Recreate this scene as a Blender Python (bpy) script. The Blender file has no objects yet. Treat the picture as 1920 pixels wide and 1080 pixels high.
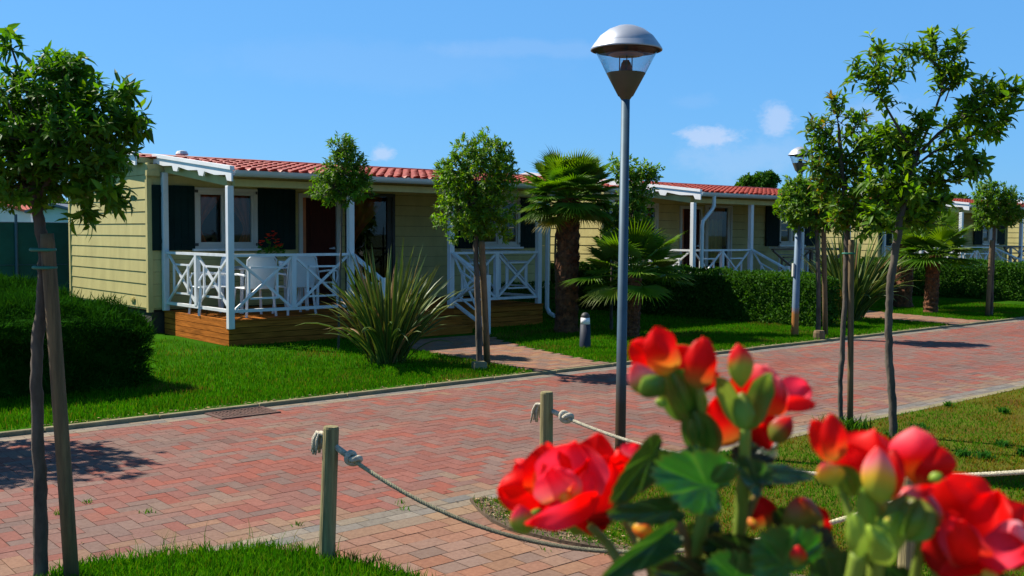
import bpy, math, random
import numpy as np
from mathutils import Vector, Matrix
random.seed(7); rng = np.random.default_rng(11)
PI = math.pi
scene = bpy.context.scene
COL = scene.collection

# ------------------------------------------------------------------ camera model
CH = 1.7; FPX = 1912.2; PITCH = .0539; ROLL = .0055
def ray(x, y):
    dx, dy = x-960, y-540
    cr, sr = math.cos(ROLL), math.sin(ROLL)
    a = cr*dx+sr*dy; b = -sr*dx+cr*dy
    c, s = math.cos(PITCH), math.sin(PITCH)
    return np.array([a/FPX, c-(b/FPX)*s, -s-(b/FPX)*c])
def G(x, y, z=0.):
    d = ray(x, y); t = (z-CH)/d[2]; return np.array([0, 0, CH])+t*d
def D(x, y, Y):
    d = ray(x, y); return np.array([0, 0, CH])+d*(Y/d[1])
TH = .8643
O = np.array([-4.1714, 15.0361])
U = np.array([math.sin(TH), math.cos(TH)]); V = np.array([-math.cos(TH), math.sin(TH)])
ROTZ = math.atan2(U[1], U[0])
def W(u, v, z=0.):
    q = O+u*U+v*V; return np.array([q[0], q[1], z])
def toUV(P):
    q = np.array(P[:2])-O; return float(q@U), float(q@V)

# ------------------------------------------------------------------ object helpers
def tag(o, label=None, cat=None, group=None, kind=None):
    if label: o['label'] = label
    if cat: o['category'] = cat
    if group: o['group'] = group
    if kind: o['kind'] = kind
    return o
def thing(name, label, cat, loc=(0, 0, 0), rotz=0, group=None):
    o = bpy.data.objects.new(name, None); COL.objects.link(o)
    o.empty_display_size = .1
    o.location = [float(a) for a in loc]; o.rotation_euler = (0, 0, rotz)
    return tag(o, label, cat, group)
class MB:
    """collects geometry, builds ONE mesh object"""
    def __init__(s): s.v = []; s.f = []; s.c = []
    def add(s, verts, faces, col=None):
        n = len(s.v); s.v += [tuple(float(a) for a in p) for p in verts]
        s.f += [tuple(i+n for i in f) for f in faces]
        if col is None: col = (1, 1, 1)
        if len(np.shape(col)) == 1: s.c += [tuple(col)]*len(verts)
        else: s.c += [tuple(c) for c in col]
    def box(s, x0, x1, y0, y1, z0, z1, col=None):
        if x0 > x1: x0, x1 = x1, x0
        if y0 > y1: y0, y1 = y1, y0
        if z0 > z1: z0, z1 = z1, z0
        s.add([(x0,y0,z0),(x1,y0,z0),(x1,y1,z0),(x0,y1,z0),(x0,y0,z1),(x1,y0,z1),(x1,y1,z1),(x0,y1,z1)],
              [(0,3,2,1),(4,5,6,7),(0,1,5,4),(1,2,6,5),(2,3,7,6),(3,0,4,7)], col)
    def bar(s, a, b, w, h, up=(0, 0, 1), col=None):
        a = Vector(a); b = Vector(b); d = (b-a).normalized(); upv = Vector(up)
        x = d.cross(upv)
        if x.length < 1e-4: x = d.cross(Vector((1, 0, 0)))
        x.normalize(); y = x.cross(d).normalized()
        P = []
        for e in (a, b):
            for sx, sy in ((-1,-1),(1,-1),(1,1),(-1,1)): P.append(e+x*(sx*w/2)+y*(sy*h/2))
        s.add(P, [(0,1,2,3),(7,6,5,4),(0,4,5,1),(1,5,6,2),(2,6,7,3),(3,7,4,0)], col)
    def tube(s, pts, rad, n=8, jit=0., col=None, cap=True):
        pts = [Vector(p) for p in pts]
        if not hasattr(rad, '__len__'): rad = [rad]*len(pts)
        x = None; rings = []
        for i, p in enumerate(pts):
            d = (pts[min(i+1, len(pts)-1)]-pts[max(i-1, 0)]).normalized()
            if x is None:
                x = d.cross(Vector((0, 1, 0)))
                if x.length < .1: x = d.cross(Vector((1, 0, 0)))
            x = (x-d*x.dot(d)).normalized(); y = d.cross(x)
            rings.append([p+(x*math.cos(2*PI*k/n)+y*math.sin(2*PI*k/n))*rad[i]*(1+random.uniform(-jit, jit)) for k in range(n)])
        V_ = [q for r in rings for q in r]; F = []
        for i in range(len(pts)-1):
            for k in range(n):
                F.append((i*n+k, i*n+(k+1) % n, (i+1)*n+(k+1) % n, (i+1)*n+k))
        if cap:
            F.append(tuple(range(n-1, -1, -1))); F.append(tuple((len(pts)-1)*n+k for k in range(n)))
        s.add(V_, F, col)
    def lathe(s, prof, c=(0, 0, 0), n=24, col=None):
        V_ = []; F = []
        for r, z in prof:
            for k in range(n): V_.append((c[0]+r*math.cos(2*PI*k/n), c[1]+r*math.sin(2*PI*k/n), c[2]+z))
        for i in range(len(prof)-1):
            for k in range(n): F.append((i*n+k, i*n+(k+1) % n, (i+1)*n+(k+1) % n, (i+1)*n+k))
        if prof[0][0] > 1e-4: F.append(tuple(range(n-1, -1, -1)))
        if prof[-1][0] > 1e-4: F.append(tuple((len(prof)-1)*n+k for k in range(n)))
        s.add(V_, F, col)
    def prism(s, poly, axis, a0, a1, col=None):
        """poly in the two other axes, extruded along axis ('x','y','z')"""
        P = []
        for a in (a0, a1):
            for p, q in poly: P.append({'x': (a, p, q), 'y': (p, a, q), 'z': (p, q, a)}[axis])
        n = len(poly)
        F = [tuple(range(n)), tuple(range(2*n-1, n-1, -1))]+[(k, n+k, n+(k+1) % n, (k+1) % n) for k in range(n)]
        s.add(P, F, col)
    def build(s, name, mat, parent=None, smooth=False, bevel=0.):
        me = bpy.data.meshes.new(name)
        me.from_pydata(s.v, [], s.f); me.validate(); me.update()
        if len(me.vertices) == len(s.c):
            at = me.color_attributes.new('Col', 'FLOAT_COLOR', 'POINT')
            c = np.ones((len(s.c), 4), np.float32); c[:, :3] = np.array(s.c, np.float32)
            at.data.foreach_set('color', c.ravel())
        return finish(name, me, mat, parent, smooth, bevel)
def finish(name, me, mat, parent, smooth=False, bevel=0.):
    o = bpy.data.objects.new(name, me); COL.objects.link(o)
    me.materials.append(mat)
    me.polygons.foreach_set('use_smooth', [bool(smooth)]*len(me.polygons))
    if parent: o.parent = parent
    if bevel:
        m = o.modifiers.new('b', 'BEVEL'); m.width = bevel; m.segments = 1; m.limit_method = 'ANGLE'
    return o
def npmesh(name, v, f3, c, mat, parent=None, smooth=False):
    """big triangle/quad soup from numpy arrays"""
    me = bpy.data.meshes.new(name); k = f3.shape[1]
    me.vertices.add(len(v)); me.vertices.foreach_set('co', v.astype(np.float32).ravel())
    me.loops.add(f3.size); me.loops.foreach_set('vertex_index', f3.astype(np.int32).ravel())
    me.polygons.add(len(f3)); me.polygons.foreach_set('loop_start', np.arange(0, f3.size, k, dtype=np.int32))
    me.update(calc_edges=True)
    if c is not None:
        at = me.color_attributes.new('Col', 'FLOAT_COLOR', 'POINT')
        cc = np.ones((len(v), 4), np.float32); cc[:, :3] = c
        at.data.foreach_set('color', cc.ravel())
    return finish(name, me, mat, parent, smooth)

# ------------------------------------------------------------------ materials
MATS = {}
def nodes(name):
    m = bpy.data.materials.new(name); m.use_nodes = True
    nt = m.node_tree; b = nt.nodes['Principled BSDF']
    return m, nt, b
def link(nt, a, b): nt.links.new(a, b)
def mat(name, col, rough=.6, var=.15, scale=6., metal=0., attr=False, stretch=(1, 1, 1), bump=0., bscale=None, spec=.5, trans=0., tcol=None, var2=None):
    """colour with noise variation; attr multiplies by the 'Col' attribute; trans mixes in translucency"""
    m, nt, b = nodes(name); N = nt.nodes
    b.inputs['Roughness'].default_value = rough; b.inputs['Metallic'].default_value = metal
    b.inputs['Specular IOR Level'].default_value = spec
    tc = N.new('ShaderNodeTexCoord'); mp = N.new('ShaderNodeMapping'); mp.inputs['Scale'].default_value = stretch
    link(nt, tc.outputs['Object'], mp.inputs['Vector'])
    nz = N.new('ShaderNodeTexNoise'); nz.inputs['Scale'].default_value = scale; nz.inputs['Detail'].default_value = 6
    nz.inputs['Roughness'].default_value = .65
    link(nt, mp.outputs['Vector'], nz.inputs['Vector'])
    rp = N.new('ShaderNodeValToRGB')
    c0 = tuple(max(0, a*(1-var*1.6)) for a in col) if var2 is None else var2
    rp.color_ramp.elements[0].color = (*c0, 1); rp.color_ramp.elements[0].position = .3
    rp.color_ramp.elements[1].color = (*[min(1, a*(1+var)) for a in col], 1); rp.color_ramp.elements[1].position = .7
    link(nt, nz.outputs['Fac'], rp.inputs['Fac'])
    out = rp.outputs['Color']
    if attr:
        at = N.new('ShaderNodeAttribute'); at.attribute_name = 'Col'
        mx = N.new('ShaderNodeMix'); mx.data_type = 'RGBA'; mx.blend_type = 'MULTIPLY'; mx.inputs['Factor'].default_value = 1
        link(nt, out, mx.inputs[6]); link(nt, at.outputs['Color'], mx.inputs[7]); out = mx.outputs[2]
    link(nt, out, b.inputs['Base Color'])
    if bump:
        n2 = N.new('ShaderNodeTexNoise'); n2.inputs['Scale'].default_value = bscale or scale*6; n2.inputs['Detail'].default_value = 5
        link(nt, mp.outputs['Vector'], n2.inputs['Vector'])
        bp = N.new('ShaderNodeBump'); bp.inputs['Strength'].default_value = bump; bp.inputs['Distance'].default_value = .01
        link(nt, n2.outputs['Fac'], bp.inputs['Height']); link(nt, bp.outputs['Normal'], b.inputs['Normal'])
    if trans:
        tr = N.new('ShaderNodeBsdfTranslucent')
        if tcol:
            mt = N.new('ShaderNodeMix'); mt.data_type = 'RGBA'; mt.blend_type = 'MULTIPLY'; mt.inputs['Factor'].default_value = 1
            link(nt, out, mt.inputs[6]); mt.inputs[7].default_value = (*tcol, 1); link(nt, mt.outputs[2], tr.inputs['Color'])
        else: link(nt, out, tr.inputs['Color'])
        ms = N.new('ShaderNodeMixShader'); ms.inputs['Fac'].default_value = trans
        link(nt, b.outputs['BSDF'], ms.inputs[1]); link(nt, tr.outputs['BSDF'], ms.inputs[2])
        link(nt, ms.outputs['Shader'], N['Material Output'].inputs['Surface'])
    MATS[name] = m
    return m
M = {}
M['cream'] = mat('cream_cladding', (.50, .435, .19), .65, .10, 2.2, stretch=(1.6, 1.6, .5), bump=.15, bscale=30, spec=.1)
M['white'] = mat('white_paint', (.70, .72, .74), .5, .10, 5, stretch=(1, 1, .3), bump=.15, bscale=40)
M['barge'] = mat('white_trim', (.82, .82, .82), .5, .06, 3)
M['roof'] = mat('red_roof_tile', (.29, .040, .022), .55, .16, 1.4, bump=.1, bscale=60, spec=.3)
M['gutter'] = mat('grey_gutter', (.55, .60, .62), .35, .05, 4, metal=.2)
M['deckwood'] = mat('deck_timber', (.40, .135, .022), .8, .35, 2.2, stretch=(1, 1, 14), attr=True, bump=.2, bscale=20, spec=.05)
M['deckbrown'] = mat('brown_rail_timber', (.11, .065, .04), .6, .25, 4)
M['shutter'] = mat('dark_green_shutter', (.005, .020, .018), .75, .15, 4, spec=.12)
M['frame'] = mat('window_frame_paint', (.50, .50, .46), .5, .05, 4)
M['doorred'] = mat('red_brown_door', (.055, .010, .005), .7, .2, 3, stretch=(8, 8, 1), spec=.15)
M['doorframe'] = mat('brown_door_frame', (.45, .13, .03), .5, .2, 3)
M['curtain'] = mat('orange_curtain', (.60, .13, .035), .9, .15, 5, attr=True)
M['lace'] = mat('pale_curtain', (.80, .62, .22), .9, .1, 6, attr=True)
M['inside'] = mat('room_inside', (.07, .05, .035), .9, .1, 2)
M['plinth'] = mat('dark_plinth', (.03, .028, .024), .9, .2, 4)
M['steel'] = mat('galvanised_steel', (.30, .36, .40), .42, .12, 5, metal=.55)
M['alu'] = mat('lamp_aluminium', (.40, .43, .50), .45, .05, 6, metal=.45)
M['coneshade'] = mat('lamp_cone_shaded', (.105, .095, .065), .55, .08, 6, metal=.1, spec=.3)  # shade on the lower cone is put into this darker colour
M['underside_shade'] = mat('dome_underside_shade', (.075, .055, .02), .6, .1, 6, spec=.2)  # dark olive that stands for the shade under the dome
M['dark'] = mat('dark_metal', (.03, .03, .032), .5, .2, 8)
M['copper'] = mat('lamp_reflector', (.42, .20, .12), .5, .1, 6, metal=.2)
M['bollard'] = mat('slate_bollard', (.028, .034, .052), .6, .08, 6, spec=.2)
M['kerb'] = mat('concrete_kerb', (.23, .20, .115), .95, .25, 5, bump=.4, bscale=60, spec=.15)
M['soil'] = mat('soil', (.10, .065, .035), .95, .4, 5, bump=.5, bscale=40)
M['lawn'] = mat('lawn_turf', (.026, .095, .005), .95, .4, 1.2, bump=.6, bscale=90, var2=(.018, .05, .004), spec=0)
M['drylawn'] = mat('dry_turf', (.060, .085, .010), .95, .4, 1.6, bump=.6, bscale=90, var2=(.085, .048, .014), spec=0)
M['field'] = mat('ground_field', (.05, .08, .02), .95, .4, .2)
M['grass'] = mat('grass_blade', (1, 1, 1), .7, .0, 1, attr=True, trans=.4, tcol=(1.2, 1.2, .3), spec=0)
M['sand'] = mat('paver_joint', (.115, .090, .065), .95, .3, 4)
M['paver'] = mat('paver', (.93, .83, .785), .8, .16, 45, attr=True, bump=.08, bscale=160, spec=.2)
M['bark'] = mat('grey_bark', (.095, .075, .055), .95, .45, 9, stretch=(1, 1, .35), bump=.9, bscale=30)
M['barkdark'] = mat('dark_bark', (.06, .045, .035), .9, .4, 9, bump=.8, bscale=30)
M['stake'] = mat('weathered_stake', (.15, .10, .045), .85, .35, 5, stretch=(6, 6, .6), bump=.5, bscale=14)
M['postwood'] = mat('treated_post', (.24, .20, .085), .85, .35, 5, stretch=(8, 8, .5), bump=.5, bscale=14)
M['rope'] = mat('rope_fibre', (.54, .49, .38), .9, .25, 60, attr=True, bump=.8, bscale=220)
M['tie'] = mat('green_tie', (.02, .16, .11), .6, .1, 5)
def leafmat(name, col, rough=.48, trans=.42, tcol=(1.7, 1.8, .25), spec=.22, var=.12):
    return mat(name, col, rough, var, 7, attr=True, trans=trans, tcol=tcol, spec=spec)
M['leaf'] = leafmat('glossy_leaf', (.078, .172, .010))
M['leafdark'] = leafmat('dark_leaf', (.060, .155, .010))
M['leafbay'] = leafmat('bright_leaf', (.080, .175, .012), rough=.42)
M['hedge'] = leafmat('hedge_leaf', (.036, .105, .010), rough=.55, trans=.28, spec=.08)
M['juniper'] = leafmat('conifer_spray', (.016, .066, .007), rough=.9, trans=.2, spec=0)
M['palm'] = leafmat('palm_frond', (.095, .185, .010), rough=.5, trans=.42)
M['palmtrunk'] = mat('palm_fibre', (.17, .060, .020), .95, .5, 14, bump=1., bscale=40, attr=True)
M['phormium'] = leafmat('sword_leaf', (1, 1, 1), rough=.42, trans=.18, tcol=(1., 1., .5), var=.05)
M['petal'] = mat('begonia_petal', (1, 1, 1), .5, .03, 60, attr=True, trans=.5, tcol=(1.1, .8, .8), spec=.22)
M['bud'] = mat('begonia_bud', (1, 1, 1), .42, .05, 60, attr=True, trans=.3, spec=.4)
M['begleaf'] = mat('begonia_leaf', (1, 1, 1), .36, .12, 60, attr=True, trans=.3, tcol=(1.2, 1.4, .3), spec=.6, bump=.25, bscale=120)
M['begstem'] = mat('begonia_stem', (1, 1, 1), .45, .1, 40, attr=True, trans=.25, spec=.4)
M['terracotta'] = mat('terracotta', (.33, .13, .07), .8, .2, 8, bump=.3)
M['plastic'] = mat('white_plastic', (.72, .76, .80), .4, .03, 5)
M['netting'] = mat('green_windbreak', (.004, .085, .055), .8, .2, 2, bump=.3, bscale=60)
M['fencepost'] = mat('fence_post', (.05, .10, .13), .5, .1, 5)
M['slate'] = mat('slate_roof', (.12, .14, .18), .6, .1, 3)
M['farwhite'] = mat('far_white_wall', (.62, .64, .66), .7, .05, 3)
M['farred'] = mat('far_red_roof', (.50, .10, .05), .7, .1, 3)
M['deadleaf'] = mat('fallen_leaf', (1, 1, 1), .8, .1, 20, attr=True)
M['rust'] = mat('rusty_iron', (.10, .045, .03), .8, .35, 12, bump=.3)
M['meter'] = mat('yellowed_box', (.55, .45, .16), .5, .1, 4)
def glassmat(name, tint=(.8, .85, .85), fac=.12):
    m, nt, b = nodes(name); N = nt.nodes; N.remove(b)
    t = N.new('ShaderNodeBsdfTransparent'); t.inputs['Color'].default_value = (*tint, 1)
    g = N.new('ShaderNodeBsdfGlossy'); g.inputs['Roughness'].default_value = .02
    lw = N.new('ShaderNodeLayerWeight'); lw.inputs['Blend'].default_value = .5
    pw = N.new('ShaderNodeMath'); pw.operation = 'POWER'; pw.inputs[1].default_value = 4.; link(nt, lw.outputs['Facing'], pw.inputs[0])
    ad = N.new('ShaderNodeMath'); ad.operation = 'MULTIPLY_ADD'; ad.inputs[1].default_value = .55; ad.inputs[2].default_value = fac
    link(nt, pw.outputs[0], ad.inputs[0])
    ms = N.new('ShaderNodeMixShader'); link(nt, ad.outputs[0], ms.inputs['Fac'])
    link(nt, t.outputs[0], ms.inputs[1]); link(nt, g.outputs[0], ms.inputs[2])
    link(nt, ms.outputs[0], N['Material Output'].inputs['Surface'])
    return m
M['glass'] = glassmat('window_glass', (.75, .78, .78), .025)
M['lampglass'] = glassmat('lamp_glass', (.92, .95, .96), .04)
# pole paint with a foot of another colour (mask by height)
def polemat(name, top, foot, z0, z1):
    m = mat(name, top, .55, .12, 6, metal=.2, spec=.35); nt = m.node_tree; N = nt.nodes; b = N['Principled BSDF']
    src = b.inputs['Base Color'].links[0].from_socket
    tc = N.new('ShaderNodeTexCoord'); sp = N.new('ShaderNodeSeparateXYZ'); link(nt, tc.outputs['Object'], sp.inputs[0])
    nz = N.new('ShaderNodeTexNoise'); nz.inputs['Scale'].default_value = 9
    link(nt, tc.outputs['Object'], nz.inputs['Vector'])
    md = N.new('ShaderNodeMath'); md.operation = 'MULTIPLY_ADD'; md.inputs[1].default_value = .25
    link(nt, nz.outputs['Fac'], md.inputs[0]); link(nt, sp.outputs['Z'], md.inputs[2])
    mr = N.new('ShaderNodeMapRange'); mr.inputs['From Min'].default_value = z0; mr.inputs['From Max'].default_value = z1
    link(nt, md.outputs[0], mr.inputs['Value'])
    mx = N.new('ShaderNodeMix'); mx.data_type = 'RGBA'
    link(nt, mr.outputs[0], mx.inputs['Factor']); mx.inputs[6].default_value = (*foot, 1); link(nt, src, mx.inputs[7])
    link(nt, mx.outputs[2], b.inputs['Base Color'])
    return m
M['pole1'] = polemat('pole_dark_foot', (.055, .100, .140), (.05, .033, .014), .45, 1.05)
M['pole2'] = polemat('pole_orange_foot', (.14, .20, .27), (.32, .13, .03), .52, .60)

# ------------------------------------------------------------------ sky, sun, camera
SUN_EL = math.radians(48); ts = -.46*U+.89*V; ts /= np.linalg.norm(ts)
sun_dir = Vector((ts[0]*math.cos(SUN_EL), ts[1]*math.cos(SUN_EL), math.sin(SUN_EL)))
wd = bpy.data.worlds.new('World'); scene.world = wd; wd.use_nodes = True
nt = wd.node_tree; N = nt.nodes; bg = N['Background']
sky = N.new('ShaderNodeTexSky'); sky.sky_type = 'NISHITA'; sky.sun_disc = False
sky.sun_elevation = SUN_EL; sky.sun_rotation = math.atan2(ts[0], ts[1])
sky.air_density = 1.0; sky.dust_density = .35; sky.ozone_density = 2.2
tint = N.new('ShaderNodeMix'); tint.data_type = 'RGBA'; tint.blend_type = 'MULTIPLY'; tint.inputs['Factor'].default_value = 1; tint.inputs[7].default_value = (.6, 1., 1.3, 1)
link(nt, sky.outputs[0], tint.inputs[6])
hs = N.new('ShaderNodeMix'); hs.data_type = 'RGBA'; hs.inputs['Factor'].default_value = .5; hs.inputs[7].default_value = (2.2, 6.8, 14.4, 1)
link(nt, tint.outputs[2], hs.inputs[6])
tc = N.new('ShaderNodeTexCoord')
def cloud(px, py, rx, ry, seed, dens, prev, scale=26):
    """a small cloud at one direction of the sky"""
    d = Vector(ray(px, py)).normalized()
    ex = Vector((d.y, -d.x, 0)).normalized(); ey = ex.cross(d).normalized()
    if ey.z < 0: ey = -ey
    def dot(v, off, s):
        n = N.new('ShaderNodeVectorMath'); n.operation = 'DOT_PRODUCT'; n.inputs[1].default_value = v
        link(nt, tc.outputs['Generated'], n.inputs[0])
        m_ = N.new('ShaderNodeMath'); m_.operation = 'MULTIPLY'; m_.inputs[1].default_value = s
        link(nt, n.outputs['Value'], m_.inputs[0]); return m_.outputs[0]
    a = dot(ex, 0, FPX/rx); b = dot(ey, 0, FPX/ry)
    cb = N.new('ShaderNodeCombineXYZ'); link(nt, a, cb.inputs[0]); link(nt, b, cb.inputs[1])
    ln = N.new('ShaderNodeVectorMath'); ln.operation = 'LENGTH'; link(nt, cb.outputs[0], ln.inputs[0])
    nz = N.new('ShaderNodeTexNoise'); nz.inputs['Scale'].default_value = scale; nz.inputs['Detail'].default_value = 7
    nz.inputs['Roughness'].default_value = .70
    mp = N.new('ShaderNodeMapping'); mp.inputs['Location'].default_value = (seed, seed*.7, 0); mp.inputs['Scale'].default_value = (1, 1, 1.7)
    link(nt, tc.outputs['Generated'], mp.inputs['Vector']); link(nt, mp.outputs[0], nz.inputs['Vector'])
    ad = N.new('ShaderNodeMath'); ad.operation = 'MULTIPLY_ADD'; ad.inputs[1].default_value = 2.0
    link(nt, nz.outputs['Fac'], ad.inputs[0])
    ng = N.new('ShaderNodeMath'); ng.operation = 'MULTIPLY'; ng.inputs[1].default_value = -1.; link(nt, ln.outputs['Value'], ng.inputs[0])
    link(nt, ng.outputs[0], ad.inputs[2])
    mr = N.new('ShaderNodeMapRange'); mr.interpolation_type = 'SMOOTHSTEP'
    mr.inputs['From Min'].default_value = .12; mr.inputs['From Max'].default_value = .75; mr.inputs['To Max'].default_value = dens
    link(nt, ad.outputs[0], mr.inputs['Value'])
    # only the hemisphere in front of this direction
    f = dot(d, 0, 1.); st = N.new('ShaderNodeMath'); st.operation = 'GREATER_THAN'; st.inputs[1].default_value = .5; link(nt, f, st.inputs[0])
    mu = N.new('ShaderNodeMath'); mu.operation = 'MULTIPLY'; link(nt, mr.outputs[0], mu.inputs[0]); link(nt, st.outputs[0], mu.inputs[1])
    mx = N.new('ShaderNodeMix'); mx.data_type = 'RGBA'; link(nt, mu.outputs[0], mx.inputs['Factor'])
    link(nt, prev, mx.inputs[6]); mx.inputs[7].default_value = CLOUDC
    return mx.outputs[2]
CLOUDC = (7.2, 8.6, 11.5, 1)
o_ = hs.outputs[2]
for px, py, rx, ry, sd, dn, sc_ in ((1325, 258, 74, 30, 3.1, .66, 34), (1458, 222, 44, 42, 7.7, .55, 30), (1400, 300, 150, 60, 1.7, .22, 14), (715, 290, 34, 20, 5.2, .6, 30),
                           (1640, 240, 150, 90, 9.1, .20, 12), (1300, 190, 50, 20, 4.4, .07, 20), (700, 120, 420, 60, 2.3, .06, 6), (1000, 90, 200, 24, 8.3, .12, 8)):
    o_ = cloud(px, py, rx, ry, sd, dn, o_, sc_)
sx = N.new('ShaderNodeSeparateXYZ'); link(nt, tc.outputs['Generated'], sx.inputs[0])
zr = N.new('ShaderNodeMapRange'); zr.interpolation_type = 'SMOOTHSTEP'
zr.inputs['From Min'].default_value = .24; zr.inputs['From Max'].default_value = .85; zr.inputs['To Min'].default_value = 1.; zr.inputs['To Max'].default_value = .38
link(nt, sx.outputs['Z'], zr.inputs['Value'])
zm = N.new('ShaderNodeMix'); zm.data_type = 'RGBA'; zm.blend_type = 'MULTIPLY'; zm.inputs['Factor'].default_value = 1
link(nt, o_, zm.inputs[6]); link(nt, zr.outputs[0], zm.inputs[7])
link(nt, zm.outputs[2], bg.inputs['Color']); bg.inputs['Strength'].default_value = .0505
sl = bpy.data.lights.new('Sun', 'SUN'); sl.energy = 5.0; sl.angle = math.radians(.55); sl.color = (1, .93, .80)
so = bpy.data.objects.new('Sun', sl); COL.objects.link(so)
so.rotation_euler = sun_dir.to_track_quat('Z', 'Y').to_euler(); so.location = (-20, 10, 25)

cam = bpy.data.cameras.new('Camera'); co = bpy.data.objects.new('Camera', cam); COL.objects.link(co); scene.camera = co
cam.sensor_width = 36; cam.lens = FPX/1920*36; cam.clip_start = .02; cam.clip_end = 3000
Rv = Vector((1, 0, 0)); Uv = Vector((0, math.sin(PITCH), math.cos(PITCH))); Fv = Vector((0, math.cos(PITCH), -math.sin(PITCH)))
cx = Rv*math.cos(ROLL)+Uv*math.sin(ROLL); cy = -Rv*math.sin(ROLL)+Uv*math.cos(ROLL)
mtx = Matrix.Identity(4)
for i in range(3): mtx[i][0] = cx[i]; mtx[i][1] = cy[i]; mtx[i][2] = -Fv[i]
mtx[2][3] = CH; co.matrix_world = mtx
cam.dof.use_dof = True; cam.dof.focus_distance = 9.; cam.dof.aperture_fstop = 15.5
vs = scene.view_settings; vs.view_transform = 'Standard'; vs.look = 'None'; vs.exposure = .75; vs.gamma = 1
scene.display_settings.display_device = 'sRGB'
scene.cycles.max_bounces = 8; scene.cycles.transparent_max_bounces = 12
#@@GROUND
# ------------------------------------------------------------------ ground, road, paths
def sheet(name, pts, z, m, skirt=0., kind='structure', thick=0):
    """flat polygon (world xy) at height z with a skirt down"""
    mb = MB(); n = len(pts)
    P = [(p[0], p[1], z) for p in pts]; F = [tuple(range(n))]
    if skirt:
        P += [(p[0], p[1], z-skirt) for p in pts]
        F += [(i, n+i, n+(i+1) % n, (i+1) % n) for i in range(n)]
    mb.add(P, F); o = mb.build(name, m)
    return tag(o, kind=kind)
def uvrect(u0, u1, v0, v1): return [W(u0, v0), W(u1, v0), W(u1, v1), W(u0, v1)]
ZR = -.030
R_FAR, R_NEAR = -4.95, -9.10
sheet('ground', [(-900, -200), (900, -200), (900, 1500), (-900, 1500)], -.06, M['field'])
def brickmesh(name, bricks, z, m, gap=.0048, mapper=W, rough=.0005):
    """bricks: list of (x0,x1,y0,y1,(r,g,b)); one quad each with its own tint, over a joint sheet"""
    B = np.array([b[:4] for b in bricks]); C = np.array([b[4] for b in bricks])
    n = len(B); g = gap/2
    x0, x1, y0, y1 = B[:, 0]+g, B[:, 1]-g, B[:, 2]+g, B[:, 3]-g
    zz = z+rng.normal(0, rough, (n, 1))+rng.normal(0, rough*.5, (n, 4))
    c = np.stack([x0, x1, x1, x0], 1); d = np.stack([y0, y0, y1, y1], 1)
    if mapper is W:
        X = O[0]+c*U[0]+d*V[0]; Y = O[1]+c*U[1]+d*V[1]
    else: X, Y = c, d
    v = np.stack([X, Y, zz], 2).reshape(-1, 3)
    vb = v.copy(); vb[:, 2] -= .012
    v = np.concatenate([v, vb]); k = np.arange(n)[:, None]*4; t = n*4
    f = [k+np.array([[0, 1, 2, 3]])]
    for a, b_ in ((0, 1), (1, 2), (2, 3), (3, 0)):
        f.append(np.concatenate([k+a, k+t+a, k+t+b_, k+b_], 1))
    f = np.concatenate(f)
    cc = np.repeat(C, 4, 0); cc = np.concatenate([cc, cc*.8])
    return npmesh(name, v, f, cc, m)
from mathutils import noise as mnoise
def lowf(u, v, s=1., o=0.): return mnoise.noise(Vector((u*s+o, v*s-o*.7, o)))
RED = [(.245, .094, .072), (.255, .104, .082), (.23, .098, .080), (.275, .090, .064), (.228, .110, .090)]
GRY = [(.205, .122, .102), (.190, .126, .110), (.218, .122, .102), (.205, .135, .114)]
TAN = [(.25, .155, .105), (.24, .145, .10), (.225, .16, .12), (.26, .15, .10)]
def roadcol(u, v):
    t = lowf(u, v*1.6, .55)+.55*lowf(u, v, 1.6, 5.)+random.gauss(0, .42)
    edge = max(0, ((-8.25-v)/.85)) + max(0, .5*(v+5.5)/.5)
    if random.random() < edge*.75: c = random.choice(TAN)
    else: c = random.choice(RED) if t > -.02 else random.choice(GRY)
    k = random.uniform(.92, 1.07)
    # worn wheel tracks, sandy drifts and old stains
    k *= 1-.10*math.exp(-((v+6.15)/.28)**2)-.10*math.exp(-((v+7.75)/.28)**2)+.10*lowf(u, v, .8, 20.)
    st = max(0, lowf(u*.5, v*1.8, 1.3, 33.)-.32)*.9; c = tuple(a*(1-st)+b*st for a, b in zip(c, (.30, .225, .15)))
    if lowf(u, v, 2.2, 51.) > .62: k *= .80
    return tuple(a*k for a in c)
def herring(u0, u1, v0, v1, colf, s=.1):
    out = []; nu = int((u1-u0)/s)+3; nv = int((v1-v0)/s)+3
    for j in range(-2, nv):
        for i in range(-2, nu):
            k = (i-j) % 4
            if k == 0: a = (u0+i*s, u0+(i+2)*s, v0+j*s, v0+(j+1)*s)
            elif k == 3: a = (u0+i*s, u0+(i+1)*s, v0+j*s, v0+(j+2)*s)
            else: continue
            a = (max(a[0], u0), min(a[1], u1), max(a[2], v0), min(a[3], v1))
            if a[1]-a[0] < .02 or a[3]-a[2] < .02: continue
            out.append((*a, colf((a[0]+a[1])/2, (a[2]+a[3])/2)))
    return out
bk = herring(-13, 44, R_NEAR+.22, R_FAR-.20, roadcol)
def row(u0, u1, v0, v1, L, pal, off=0.):
    out = []; u = u0+off
    while u < u1:
        c = random.choice(pal); k = random.uniform(.85, 1.12)
        out.append((u, u+L, v0, v1, tuple(a*k for a in c))); u += L
    return out
EDG = [(.20, .185, .165), (.22, .20, .17), (.18, .175, .165), (.25, .21, .16)]
bk += row(-13, 44, R_FAR-.20, R_FAR-.10, .2, EDG)+row(-13, 44, R_FAR-.10, R_FAR-.0, .2, EDG, .1)
bk += row(-13, 44, R_NEAR, R_NEAR+.11, .2, EDG)+row(-13, 44, R_NEAR+.11, R_NEAR+.22, .2, EDG, .1)
road = brickmesh('road', bk, ZR, M['paver']); tag(road, kind='structure')
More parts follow.
